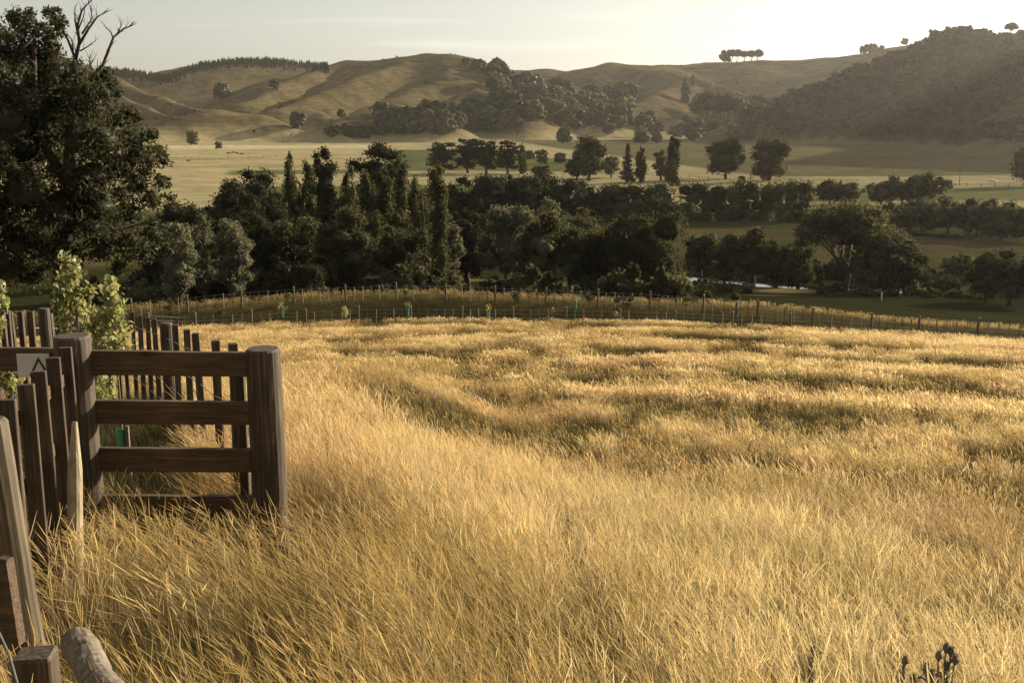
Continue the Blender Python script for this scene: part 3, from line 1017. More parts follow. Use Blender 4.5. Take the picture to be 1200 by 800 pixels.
for px, base, hp, sp, lab in [
    (583, 90, 24, 'spread', 'lone round crowned tree standing up on the skyline of the central hill'),
    (260, 116, 20, 'round', 'lone dark tree in the fold of the left hills'),
    (322, 106, 13, 'round', 'small dark tree on the slope left of the central hill'),
    (349, 152, 22, 'round', 'leafy tree at the toe of the golden spur'),
    (400, 138, 11, 'round', 'small dark tree at the foot of the long central spur'),
    (226, 170, 17, 'round', 'dark bush against the foot of the left knoll'),
    (256, 175, 10, 'round', 'little dark bush on the tan field before the left knoll'),
    (1185, 36, 17, 'spread', 'ragged tree alone on the skyline of the bush hill at right'),
    (1196, 38, 9, 'round', 'small bush on the skyline at the right picture edge'),
    (812, 100, 12, 'tall', 'thin poplar on the crest of the right middle spur'),
    (803, 120, 28, 'tall', 'slim tall tree at the left of the gum grove'),
    (760, 150, 22, 'round', 'round tree on the paddock edge under the right middle spur'),
    (770, 168, 14, 'round', 'round bush beside the paddock track in mid valley'),
    (738, 146, 26, 'tall', 'pointed tree at the right end of the mid valley wood'),
    (704, 140, 22, 'tall', 'pointed tree at the left end of the mid valley wood'),
    (661, 168, 20, 'round', 'dark tree standing on the pale strip in mid valley'),
]:
    far_tree(px, base, hp, sp, lab, 'single trees on the far hills')

for px, base, hp in [(850, 73, 15), (857, 73, 16), (864, 73, 16), (872, 73, 14), (880, 73, 15), (888, 73, 16)]:
    far_tree(px, base + 1.0, hp * 1.05, random.choice(['round', 'spread']), 'round tree in the small grove on the bare right skyline', 'skyline grove on the right middle hill')
for px, base, hp in [(1011, 64, 10), (1017, 63, 11), (1024, 62, 11), (1033, 60, 7), (1060, 53, 9)]:
    far_tree(px, base, hp, 'round', 'small tree on the skyline where the two right hills meet', 'small trees on the right skyline')
for px, base, hp in [(1095, 46, 14), (1103, 45, 13), (1114, 44, 15), (1123, 44, 16), (1132, 44, 16), (1139, 44, 14), (1150, 42, 12), (1158, 42, 10), (1086, 50, 10), (1075, 52, 8)]:
    far_tree(px, base + 5, hp * 1.1, 'round', 'tree in the line crowning the bush hill', 'trees along the crest of the bush hill', rmin=1000)
# eucalypt grove right of centre
for px, base, hp in [(818, 150, 40), (830, 152, 50), (840, 152, 46), (851, 150, 44), (862, 146, 34), (872, 142, 28), (822, 140, 34), (845, 140, 36)]:
    far_tree(px, base, hp, 'spread', 'tall thin stemmed tree in the hazy grove left of the bush hill', 'hazy grove of tall trees', 0.75)
# wooded gully of the central hill
g = np.random.default_rng(5)
for k in range(90):
    t = g.uniform(0, 1)
    px = 585 + 150 * t + g.normal() * 8
    lo, hi = 92 + 30 * t, 158
    by = g.uniform(lo, hi)
    far_tree(px, by, g.uniform(13, 28), random.choice(['round', 'round', 'round', 'pale', 'spread']), 'tree in the wooded gully,', 'trees in the wooded gully', 1.15, zone=('upper' if by < lo + 24 else 'lower' if by > 140 else 'middle') + ' part' + (' on its left side' if px < 640 else ' on its right side' if px > 690 else ''))
for k in range(26):
    px = g.uniform(540, 625)
    far_tree(px, 66 + (px - 540) * 0.33 + g.uniform(5, 16), g.uniform(7, 12), 'round', 'small bush on the upper right flank of the central hill', 'bushes on the flank of the central hill', 1.2)
for k in range(52):
    px = g.uniform(445, 600)
    far_tree(px, g.uniform(138, 161), g.uniform(14, 28), random.choice(['round', 'pale', 'pale', 'round']), 'tree in the belt under the central hill,', 'tree belt under the central hill', 1.0, zone=('left third' if px < 495 else 'right third' if px > 550 else 'middle third') + ' of the belt')
for k in range(22):
    px = g.uniform(378, 470)
    far_tree(px, g.uniform(155, 163), g.uniform(8, 15), 'round', 'low tree at the central hill left foot,', 'low trees at the hill foot', 1.25, zone='left end' if px < 405 else 'right end' if px > 440 else 'middle of the line')
for k in range(26):
    px = g.uniform(745, 900)
    far_tree(px, g.uniform(150, 172), g.uniform(10, 20), random.choice(['round', 'round', 'pale']), 'bush on the valley edge', 'bushes on the valley edge', 1.2, zone='left of the grove' if px < 815 else 'right of the grove' if px > 860 else 'right under the grove')
for k in range(16):
    px = g.uniform(885, 950)
    far_tree(px, g.uniform(118, 142), g.uniform(10, 18), random.choice(['round', 'pale']), 'tree left of the bush hill,', 'trees by the hill track', 1.1, zone='lower on the slope' if px < 915 else 'higher on the slope')
for k in range(14):
    px = g.uniform(620, 700)
    far_tree(px, g.uniform(186, 196), g.uniform(9, 15), 'round', 'tree of the mid valley hedgerow,', 'hedgerow trees in mid valley', 1.3, rmin=350, zone='left half of the row' if px < 660 else 'right half of the row')


# ------------------------------------------------------------------ scattering of uncountable growth
def scatter(name, P, rot, scl, idx, protos, label, cat):
    me = bpy.data.meshes.new(name)
    me.vertices.add(len(P)); me.vertices.foreach_set('co', np.asarray(P, np.float32).ravel())
    for nm, dt, arr, key in (('rot', 'FLOAT_VECTOR', rot, 'vector'), ('scl', 'FLOAT_VECTOR', scl, 'vector')):
        a = me.attributes.new(nm, dt, 'POINT'); a.data.foreach_set(key, np.asarray(arr, np.float32).ravel())
    a = me.attributes.new('idx', 'INT', 'POINT'); a.data.foreach_set('value', np.asarray(idx, np.int32))
    o = link(name, me, None)
    pc = bpy.data.collections.new(name + '_kinds')
    for i, (pm, mat) in enumerate(protos):
        q = bpy.data.objects.new('%s_kind_%02d' % (name, i), pm)
        if len(pm.materials) == 0: pm.materials.append(mat)
        pc.objects.link(q)
    ng = bpy.data.node_groups.new(name + '_scatter', 'GeometryNodeTree')
    ng.interface.new_socket('Geometry', in_out='INPUT', socket_type='NodeSocketGeometry')
    ng.interface.new_socket('Geometry', in_out='OUTPUT', socket_type='NodeSocketGeometry')
    gi = ng.nodes.new('NodeGroupInput'); go = ng.nodes.new('NodeGroupOutput')
    ci = ng.nodes.new('GeometryNodeCollectionInfo')
    ci.inputs['Collection'].default_value = pc
    ci.inputs['Separate Children'].default_value = True
    ci.inputs['Reset Children'].default_value = True
    ip = ng.nodes.new('GeometryNodeInstanceOnPoints')
    ip.inputs['Pick Instance'].default_value = True

    def na(nm, dt):
        n = ng.nodes.new('GeometryNodeInputNamedAttribute'); n.data_type = dt; n.inputs['Name'].default_value = nm
        return n.outputs[0]
    ng.links.new(gi.outputs[0], ip.inputs['Points'])
    ng.links.new(ci.outputs[0], ip.inputs['Instance'])
    ng.links.new(na('idx', 'INT'), ip.inputs['Instance Index'])
    e2r = ng.nodes.new('FunctionNodeEulerToRotation')
    ng.links.new(na('rot', 'FLOAT_VECTOR'), e2r.inputs[0])
    ng.links.new(e2r.outputs[0], ip.inputs['Rotation'])
    ng.links.new(na('scl', 'FLOAT_VECTOR'), ip.inputs['Scale'])
    ng.links.new(ip.outputs[0], go.inputs[0])
    md = o.modifiers.new('scatter', 'NODES'); md.node_group = ng
    return tag(o, label, cat, None, 'stuff')


def tuft(seed, n, h, spread, lean, wid, head, nseg=4, hv=0.3):
    """a tuft of bent stalks; 'head' is the length of a seed head in shares of the stalk, 0 for bare blades"""
    g = np.random.default_rng(seed)
    V = []; F = []; T = []
    for k in range(n):
        bx, by = g.normal(0, spread, 2)
        hh = h * g.uniform(1 - hv, 1 + hv * 0.6)
        ln = np.array([-lean * g.uniform(0.2, 1.5) + g.normal(0, 0.12), g.normal(0, 0.16)]) * hh
        yaw = g.uniform(0, math.pi)
        wx, wy = math.cos(yaw), math.sin(yaw)
        base = len(V)
        for s in range(nseg + 1):
            f = s / nseg
            x = bx + ln[0] * f ** 1.7; y = by + ln[1] * f ** 1.7; z = hh * f * (1 - 0.12 * f) - 0.03
            ww = wid * (1 - 0.6 * f) if head == 0 else wid * (1 - 0.45 * f)
            if s == nseg: ww *= 0.4
            V += [(x - wx * ww, y - wy * ww, z), (x + wx * ww, y + wy * ww, z)]; T += [f * 0.8, f * 0.8]
            if s:
                F.append((base + 2 * s - 2, base + 2 * s - 1, base + 2 * s + 1, base + 2 * s))
        if head > 0 and g.uniform() < 0.8:
            f0 = 1 - head
            c0 = np.array([bx + ln[0] * f0 ** 1.7, by + ln[1] * f0 ** 1.7, hh * f0 * (1 - 0.12 * f0)])
            c1 = np.array([bx + ln[0] * 1.12, by + ln[1] * 1.1, hh * 0.93])
            for (ax, ay) in ((wx, wy), (-wy, wx)):
                b2 = len(V); hw = wid * 2.6
                for f, q in ((0, 0.3), (0.3, 1.0), (0.7, 0.8), (1.0, 0.12)):
                    c = c0 + (c1 - c0) * f
                    V += [(c[0] - ax * hw * q, c[1] - ay * hw * q, c[2]), (c[0] + ax * hw * q, c[1] + ay * hw * q, c[2])]
                    T += [0.88 + 0.12 * f] * 2
                for s in range(3):
                    F.append((b2 + 2 * s, b2 + 2 * s + 1, b2 + 2 * s + 3, b2 + 2 * s + 2))
    me = mesh_arrays('tuft', V, F)
    a = me.attributes.new('t', 'FLOAT', 'POINT'); a.data.foreach_set('value', np.array(T, np.float32))
    return me


def fan_points(r0, r1, half, dens, g):
    n = int(dens * half * (r1 * r1 - r0 * r0))
    r = np.sqrt(g.uniform(r0 * r0, r1 * r1, n)); a = g.uniform(-half, half, n)
    return np.sin(a) * r, np.cos(a) * r


def lay(x, y, g, s0, s1, tilt=0.08, yaw=0.7, zs=None):
    z = H(x, y)
    n = len(x)
    rot = np.stack([g.normal(0, tilt, n), g.normal(0, tilt, n), g.normal(0, yaw, n)], -1)
    s = g.uniform(s0, s1, n)
    zz = s if zs is None else s * zs
    return np.stack([x, y, z], -1), rot, np.stack([s, s, zz], -1)


def near_gate(x, y):
    """ground kept clear: inside the timber of the gate corner and the enclosure behind it"""
    R = np.hypot(x, y); pxx = 600 + x / np.maximum(y, 0.1) * FPX
    return (y > 6.3) & (y < 14.0) & (x < -0.30 * y + 0.05)


HALF = 0.56


def tall_edge(x, y):
    """how far inside the stand of long pale grass on the shoulder of the hill a spot lies (metres, negative outside)"""
    az = np.arctan2(x, y)
    return np.interp(az, [-0.6, -0.21, -0.03, 0.2, 0.43, 0.6], [15, 14.5, 10.5, 8.3, 7.0, 6.5]) - np.hypot(x, y)


def gate_foot(x, y):
    """thin trodden growth along the front of the gate corner"""
    return np.exp(-(np.abs((x + 2.0) / 1.0) ** 3 + np.abs((y - 5.5) / 1.0) ** 3)) + 0.6 * np.exp(-(((x + 1.25) / 0.5) ** 2 + ((y - 3.5) / 0.45) ** 2))


g = np.random.default_rng(11)
# near tall grass
x1, y1 = fan_points(1.6, 10.5, 0.82, 150, g)
keep = ~near_gate(x1, y1)
keep &= g.uniform(size=len(x1)) > 0.6 * gate_foot(x1, y1)
keep &= g.uniform(size=len(x1)) > 0.82 * np.exp(-(((x1 + 1.15) / 0.55) ** 2 + ((y1 - 3.75) / 0.5) ** 2))
x1, y1 = x1[keep], y1[keep]
clump = fbm(x1 / 0.8, y1 / 0.8, 90, 3)
broad = fbm(x1 / 2.6, y1 / 2.0, 91, 2)
ed = tall_edge(x1, y1)
hs_ = (0.62 + 0.75 * clump) * (0.8 + 0.3 * sstep(-1.5, 1.0, ed)) * (1 - 0.42 * gate_foot(x1, y1))
P1, R1, S1 = lay(x1, y1, g, 0.8, 1.15, zs=hs_, tilt=0.11)
R1[:, 2] += -1.0 * sstep(-1.5, 2.5, x1)
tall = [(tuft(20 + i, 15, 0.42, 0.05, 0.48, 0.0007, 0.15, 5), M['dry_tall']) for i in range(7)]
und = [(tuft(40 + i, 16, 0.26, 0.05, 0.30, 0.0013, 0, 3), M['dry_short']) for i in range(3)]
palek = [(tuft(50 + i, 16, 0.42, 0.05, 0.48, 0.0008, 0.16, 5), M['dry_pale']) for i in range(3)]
olv = [(tuft(55 + i, 16, 0.22, 0.05, 0.2, 0.0015, 0, 3), M['olive']) for i in range(2)]
u = g.uniform(size=len(x1))
kind = np.where(u < 0.62, g.integers(0, 7, len(x1)), g.integers(7, 10, len(x1)))
kind = np.where((u < 0.62) & (g.uniform(size=len(x1)) < 0.12 + 0.5 * sstep(0.46, 0.62, broad) + 0.6 * sstep(5.5, 2.5, ed) * sstep(-0.8, 0.5, ed)), g.integers(10, 13, len(x1)), kind)
kind = np.where((ed < -0.5) & (clump * 0.6 + broad * 0.4 < 0.44) & (u < 0.7), g.integers(13, 15, len(x1)), kind)
scatter('tall_dry_grass', P1, R1, S1, kind, tall + und + palek + olv, 'tall dry golden grass with seed heads leaning left in the foreground', 'grass')

# middle field: pale tall drifts and olive hollows
x2, y2 = fan_points(9.5, 27, 0.66, 75, g)
keep = ~near_gate(x2, y2)
x2, y2 = x2[keep], y2[keep]
R2 = np.hypot(x2, y2)
ed = tall_edge(x2, y2)
m = 0.30 * fbm(x2 / 5.5, y2 / 2.2, 5, 3) + 0.40 * fbm(x2 / 1.5, y2 / 0.8, 55, 2) + 0.30 * fbm(x2 / 0.45, y2 / 0.4, 57, 2)
m = 0.5 + (m - 0.5) * 2.1
dry = m + 0.42 * sstep(-1.2, 0.8, ed) + 0.05 * g.normal(size=len(x2))
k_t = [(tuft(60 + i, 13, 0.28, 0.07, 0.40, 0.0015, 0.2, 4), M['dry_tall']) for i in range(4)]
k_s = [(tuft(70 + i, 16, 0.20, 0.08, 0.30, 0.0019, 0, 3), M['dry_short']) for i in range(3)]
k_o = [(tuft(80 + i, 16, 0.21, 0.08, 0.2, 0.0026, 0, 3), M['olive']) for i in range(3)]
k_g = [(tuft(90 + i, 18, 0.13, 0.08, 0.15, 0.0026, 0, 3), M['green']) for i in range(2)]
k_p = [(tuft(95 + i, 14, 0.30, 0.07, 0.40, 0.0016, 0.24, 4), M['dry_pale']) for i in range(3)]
n2 = len(x2)
idx = np.where(dry > 0.70, g.integers(12, 15, n2), np.where(dry > 0.58, g.integers(0, 4, n2), np.where(dry > 0.51, g.integers(4, 7, n2), np.where(dry > 0.41, g.integers(7, 10, n2), np.where(g.uniform(size=n2) < 0.5, g.integers(10, 12, n2), g.integers(7, 10, n2))))))
idx = np.where((idx >= 12) & (g.uniform(size=n2) < 0.35), g.integers(0, 4, n2), idx)
idx = np.where((idx >= 7) & (idx < 12) & (g.uniform(size=n2) < 0.2), g.integers(0, 7, n2), idx)
P2, Ro2, S2 = lay(x2, y2, g, 0.75, 1.25, zs=0.82 + 0.32 * sstep(0.35, 0.7, dry), tilt=0.11)
scatter('field_grass', P2, Ro2, S2, idx, k_t + k_s + k_o + k_g + k_p, 'mixed pale and olive grass of the middle field', 'grass')

# far field up to the fence
x3, y3 = fan_points(24, 66, HALF, 28, g)
R3 = np.hypot(x3, y3); az3 = np.arctan2(x3, y3)
keep = (R3 < edge_r(az3) + 1.0)
x3, y3, R3 = x3[keep], y3[keep], R3[keep]
n3 = len(x3)
m = 0.32 * fbm(x3 / 12.0, y3 / 3.6, 15, 3) + 0.38 * fbm(x3 / 3.2, y3 / 1.4, 65, 2) + 0.30 * fbm(x3 / 0.9, y3 / 0.8, 67, 2)
m = 0.5 + (m - 0.5) * 2.1
dry = m + 0.05 * g.normal(size=n3) + 0.12 * sstep(44, 60, R3)
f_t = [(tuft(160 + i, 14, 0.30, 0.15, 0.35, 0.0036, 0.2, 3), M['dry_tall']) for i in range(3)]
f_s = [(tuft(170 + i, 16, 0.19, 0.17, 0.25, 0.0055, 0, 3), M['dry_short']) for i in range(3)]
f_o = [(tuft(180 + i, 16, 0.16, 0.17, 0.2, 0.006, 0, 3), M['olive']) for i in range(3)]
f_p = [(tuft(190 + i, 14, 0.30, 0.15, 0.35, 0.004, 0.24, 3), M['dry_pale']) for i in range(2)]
idx = np.where(dry > 0.66, g.integers(9, 11, n3), np.where(dry > 0.55, g.integers(0, 3, n3), np.where(dry > 0.48, g.integers(3, 6, n3), g.integers(6, 9, n3))))
P3, Ro3, S3 = lay(x3, y3, g, 0.75, 1.25, zs=0.8 + 0.4 * sstep(0.4, 0.62, dry))
scatter('far_field_grass', P3, Ro3, S3, idx, f_t + f_s + f_o + f_p, 'golden streaked grass on the far part of the field', 'grass')

# lane bank and the rough ground beyond it
x4, y4 = fan_points(50, 92, HALF, 9, g)
R4 = np.hypot(x4, y4); az4 = np.arctan2(x4, y4); q4 = R4 - edge_r(az4)
keep = (q4 > 1.2) & (q4 < 24)
x4, y4, q4 = x4[keep], y4[keep], q4[keep]
on_bank = (np.abs(q4 - 12.0) < 2.2) & (g.uniform(size=len(x4)) < 0.85)
idx = np.where(on_bank, g.choice([0, 1, 3, 4, 5, 6], len(x4)), g.integers(6, 9, len(x4)))
P4, Ro4, S4 = lay(x4, y4, g, 0.9, 1.5)
scatter('lane_bank_grass', P4, Ro4, S4, idx, f_t + f_s + f_o + f_p, 'rough grass on the fenced lane bank below the field', 'grass')

# green grass of the enclosure behind the gate
x5, y5 = fan_points(6, 15, 0.62, 60, g)
keep = near_gate(x5, y5)
x5, y5 = x5[keep], y5[keep]
P5, Ro5, S5 = lay(x5, y5, g, 0.8, 1.5)
idx = np.where(g.uniform(size=len(x5)) < 0.45, g.integers(0, 3, len(x5)), g.integers(3, 5, len(x5)))
scatter('enclosure_grass', P5, Ro5, S5, idx, k_o + k_g, 'green grass growing inside the fenced enclosure', 'grass')

# bush covering the right hill
g = np.random.default_rng(23)
n = 26000
aa = g.uniform(R_(10), R_(42), n); rr = np.sqrt(g.uniform(680 ** 2, 1480 ** 2, n))
xb, yb = np.sin(aa) * rr, np.cos(aa) * rr
zb = H(xb, yb)
pxb = 600 + np.tan(aa) * FPX
keep = (zb > 6) & (pxb > 868)
xb, yb, zb = xb[keep], yb[keep], zb[keep]
dens_b = fbm(xb / 60, yb / 60, 12, 3)
keep = dens_b > 0.36
xb, yb, zb = xb[keep], yb[keep], zb[keep]
sb = (2.6 + 7.5 * g.uniform(size=len(xb)) ** 2.4) * (0.75 + 0.6 * fbm(xb / 45, yb / 45, 14, 2))
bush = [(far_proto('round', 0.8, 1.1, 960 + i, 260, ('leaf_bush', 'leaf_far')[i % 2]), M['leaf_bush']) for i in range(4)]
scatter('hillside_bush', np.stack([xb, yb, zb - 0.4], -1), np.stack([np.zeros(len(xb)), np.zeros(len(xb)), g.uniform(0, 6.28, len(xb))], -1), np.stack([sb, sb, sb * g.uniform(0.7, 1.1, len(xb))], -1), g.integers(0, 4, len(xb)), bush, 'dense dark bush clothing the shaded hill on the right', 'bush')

# undergrowth below the wood and scrub along the river
g = np.random.default_rng(29)
ub = [(far_proto('shrub', 0.8, 1.1, 990 + i, 520, 'leaf_mid'), M['leaf_mid']) for i in range(3)]


def scrub(name, n, az0, az1, r0, r1, s0, s1, label, test=None):
    aa = g.uniform(az0, az1, n); rr = g.uniform(r0, r1, n)
    x, y = np.sin(aa) * rr, np.cos(aa) * rr
    k = fbm(x / 9, y / 9, 33, 2) > 0.40
    if test is not None: k &= test(x, y)
    x, y = x[k], y[k]
    z = H(x, y); s = g.uniform(s0, s1, len(x)); o = np.zeros(len(x))
    scatter(name, np.stack([x, y, z - 0.2], -1), np.stack([o, o, g.uniform(0, 6.28, len(x))], -1), np.stack([s, s, s * g.uniform(0.7, 1.1, len(x))], -1), g.integers(0, 3, len(x)), ub, label, 'undergrowth')


scrub('undergrowth', 420, R_(-22), R_(8.5), 92, 138, 2.2, 5.0, 'dark tangled undergrowth below the wood along the lane', lambda x, y: np.abs(x / y + 0.037) > 0.018)
scrub('hill_scrub', 900, R_(-24), R_(14), 1120, 1900, 1.6, 4.5, 'scattered low scrub and rushes in the folds of the bare hills', lambda x, y: (H(x, y) > 8) & (fbm(x / 90, y / 90, 99, 3) > 0.56))
scrub('riverbank_scrub', 110, R_(8), R_(24), 148, 162, 0.8, 1.9, 'low scrub along the near bank of the river')
scrub('riverbank_scrub', 160, R_(6), R_(24), 166, 196, 1.6, 3.2, 'taller scrub along the far bank of the river', lambda x, y: _riverdist(x, y) > 7)

# conifer plantation along the far skyline
pm = far_proto('cone', 1.0, 0.42, 980, 240, 'leaf_dark')
pts = []; sc_ = []
for k in range(1000):
    px = g.uniform(100, 385)
    yb_ = np.interp(px, [60, 130, 195, 235, 280, 330, 390], [90, 82, 91, 76, 71, 72, 79])
    p, R = hit(px, yb_ + abs(g.normal(0, 1)) * 3.2 + 0.4, rmin=1700)
    if R < 1700: continue
    pts.append(p); s = g.uniform(6, 11); sc_.append((s, s, s))
pts = np.array([[p.x, p.y, p.z - 0.4] for p in pts])
scatter('pine_plantation', pts, np.zeros((len(pts), 3)), np.array(sc_), np.zeros(len(pts), int), [(pm, M['leaf_dark'])], 'dark pine plantation along the far left skyline', 'wood')


# ------------------------------------------------------------------ the great gum tree on the left
def gum():
    g = np.random.default_rng(42)
    R0 = 46.0
    d = ray(72, 380); n = math.hypot(d.x, d.y)
    base = Vector((d.x / n * R0, d.y / n * R0, 0)); base.z = h1(base.x, base.y)
    root = thing('gum_tree', 'towering dark gum tree with dead bare branches at the top left', 'tree', base)

    def loc(px, py, dr=0.0):
        return at(px, py, R0 + dr) - base
    lob = []
    px_m = R0 / FPX
    blobs = [(22, 22, 15), (60, 16, 10), (38, 32, 13), (6, 42, 17), (30, 50, 15), (58, 40, 12), (70, 28, 9), (48, 62, 14), (20, 66, 14), (2, 74, 14), (64, 56, 9), (-20, 50, 22),
             (62, 82, 24), (88, 88, 20), (40, 96, 26), (112, 96, 20), (10, 104, 30), (126, 104, 14), (75, 118, 28), (105, 125, 26), (45, 135, 30), (5, 145, 34), (140, 140, 20), (80, 155, 30),
             (120, 165, 28), (155, 165, 22), (35, 175, 34), (-10, 190, 34), (70, 195, 32), (105, 205, 28), (140, 195, 26), (172, 185, 18), (185, 178, 10), (160, 215, 22), (30, 225, 34), (70, 240, 34),
             (115, 245, 30), (150, 250, 22), (178, 232, 16), (190, 215, 9), (-10, 255, 36), (30, 280, 32), (75, 285, 28), (120, 282, 24), (150, 285, 18), (178, 275, 18), (196, 292, 9), (168, 300, 13), (140, 312, 12), (-10, 310, 30), (30, 320, 26), (-40, 120, 50), (-60, 220, 60)]
    for (bx, by, r) in blobs:
        c = loc(bx, by, g.normal() * 1.4)
        rm = r * px_m
        lob.append((c.x, c.y, c.z, rm * 0.95, rm * 1.3, rm * 0.8))
        for k in range(3):
            a = g.uniform(0, 6.28); q = g.uniform(0.6, 1.0) * rm
            lob.append((c.x + math.cos(a) * q, c.y + g.normal() * rm, c.z + math.sin(a) * q * 0.8, rm * 0.42, rm * 0.5, rm * 0.34))
    sparse = [l for l in lob if l[2] > loc(0, 72).z]
    dense = [l for l in lob if l[2] <= loc(0, 72).z]
    link('crown', crown_mesh('crown', dense, 42000, 0.095, g, asp=0.42, core=0.58, outw=0.35, shell=(0.5, 1.25)), M['leaf_gum'], root)
    link('crown', crown_mesh('crown', sparse, 6500, 0.085, g, asp=0.42, core=0.0, outw=0.3, shell=(0.25, 1.15)), M['leaf_gum'], root)['label'] = 'open tufted crown top of the gum tree'
    mb = MB()
    tr = [(72, 405), (74, 340), (80, 260), (84, 180), (86, 110), (88, 70)]
    mb.tube([loc(*p) for p in tr], [0.55, 0.45, 0.38, 0.28, 0.18, 0.11], 10, jit=0.08)
    for path, r in [([(76, 330), (50, 250), (25, 150), (12, 70), (8, 40)], 0.26), ([(80, 260), (120, 200), (150, 160)], 0.2), ([(82, 220), (40, 150), (40, 70), (40, 35)], 0.2),
                    ([(78, 300), (130, 270), (175, 260)], 0.18), ([(84, 180), (110, 130), (118, 95)], 0.16), ([(30, 170), (-10, 130)], 0.16), ([(18, 90), (28, 55), (60, 22)], 0.10), ([(40, 75), (24, 62), (0, 58)], 0.08)]:
        nn = len(path)
        mb.tube([loc(p[0], p[1], 0.3 * i) for i, p in enumerate(path)], [r * (1 - 0.75 * i / (nn - 1)) for i in range(nn)], 8, jit=0.06)
    mb.build('trunk', M['bark'], root, smooth=True)
    dead = [([(88, 72), (93, 50), (91, 30), (96, 12), (107, 1)], 0.075), ([(93, 52), (104, 34), (114, 20), (120, 17)], 0.06), ([(92, 44), (88, 24), (88, 8)], 0.05),
            ([(96, 40), (108, 22), (106, 6)], 0.04), ([(88, 68), (80, 48), (72, 32), (62, 22)], 0.055), ([(94, 60), (104, 54), (112, 48)], 0.03), ([(92, 34), (98, 20), (100, 4)], 0.03),
            ([(108, 92), (120, 78), (127, 60), (133, 44), (145, 34), (155, 30)], 0.075), ([(133, 46), (130, 38), (124, 33)], 0.035), ([(138, 40), (142, 30), (142, 26)], 0.028), ([(146, 34), (150, 28)], 0.022),
            ([(106, 80), (105, 70), (104, 66)], 0.03), ([(106, 76), (110, 70), (113, 65)], 0.022), ([(86, 58), (84, 46), (78, 40)], 0.03), ([(114, 20), (112, 12)], 0.02)]
    for path, r in dead:
        m2 = MB(); nn = len(path)
        m2.tube([loc(p[0], p[1], 0.15 * i) for i, p in enumerate(path)], [r * (1 - 0.7 * i / (nn - 1)) for i in range(nn)], 7, jit=0.08)
        P_ = [loc(p[0], p[1], 0.15 * i) for i, p in enumerate(path)]
        for i in range(1, nn):
            for k in range(3):
                q0 = P_[i - 1].lerp(P_[i], random.uniform(0.2, 1.0)); sd = (P_[i] - P_[i - 1]).normalized()
                dv = (sd + Vector((random.uniform(-.9, .9), random.uniform(-.6, .6), random.uniform(-.1, .8)))).normalized() * random.uniform(0.2, 0.55)
                m2.tube([q0, q0 + dv * 0.6 + Vector((0, 0, .03)), q0 + dv], [r * 0.28, r * 0.18, r * 0.06], 5)
        m2.build('dead_branch', M['bark'], root, smooth=True)


gum()


# ------------------------------------------------------------------ near fences
def post_mesh(r0, r1, h, cham=0.012, sq=False, n=16, wob=0.012):
    mb = MB()
    k = 9
    zs = [-0.35] + [h * i / k for i in range(k)] + [h - cham, h]
    rs = [r0] + [r0 + (r1 - r0) * i / k for i in range(k)] + [r1, r1 - cham]
    mb.tube([(0, 0, z) for z in zs], rs, n, jit=wob)
    return mb


def gpoint(px, R, py=600):
    d = ray(px, py); nn = math.hypot(d.x, d.y)
    p = Vector((d.x / nn * R, d.y / nn * R, 0)); p.z = h1(p.x, p.y)
    return p


def put_post(parent, base, name, px, top, R, dia, mat, lean=(0, 0), label=None, n=16):
    """upright whose top sits at the given height; base is the thing's origin"""
    p = gpoint(px, R, top); zt = at(px, top, R).z
    h = zt - p.z
    o = post_mesh(dia / 2 * 1.04, dia / 2, h, n=n).build(name, mat, parent, p - base if base is not None else p, smooth=False)
    o.rotation_euler = (lean[0], lean[1], random.uniform(0, 0.5))
    if label: o['label'] = label
    return o, p, zt


def board(name, a, b, hgt, thk, mat, parent, base, twist=0.0, bev=0.004):
    """plank between two end points (its centre line), upright on edge"""
    a, b = Vector(a), Vector(b)
    d = b - a; L = d.length
    mb = MB()
    bm_n = 8
    V = []; F = []
    half = [(-thk / 2, -hgt / 2 + bev), (-thk / 2 + bev, -hgt / 2), (thk / 2 - bev, -hgt / 2), (thk / 2, -hgt / 2 + bev), (thk / 2, hgt / 2 - bev), (thk / 2 - bev, hgt / 2), (-thk / 2 + bev, hgt / 2), (-thk / 2, hgt / 2 - bev)]
    for i in range(bm_n + 1):
        x = L * i / bm_n
        w1, w2 = random.gauss(0, 0.0016), random.gauss(0, 0.0012)
        for (yy, zz) in half:
            V.append((x, yy + w1, zz + w2))
    m8 = len(half)
    for i in range(bm_n):
        for k in range(m8):
            F.append((i * m8 + k, i * m8 + (k + 1) % m8, (i + 1) * m8 + (k + 1) % m8, (i + 1) * m8 + k))
    F.append(tuple(range(m8 - 1, -1, -1))); F.append(tuple(bm_n * m8 + k for k in range(m8)))
    V = [(v[0], -v[1], v[2]) for v in V]; F = [f[::-1] for f in F]
    mb.add(V, F)
    o = mb.build(name, mat, parent)
    X = d.normalized(); Y = Vector((0, 0, 1)).cross(X).normalized(); Z = X.cross(Y)
    Mx = Matrix((X, Y, Z)).transposed().to_4x4()
    if twist: Mx = Mx @ Matrix.Rotation(twist, 4, 'X')
    o.matrix_basis = Matrix.Translation(a - base) @ Mx
    return o


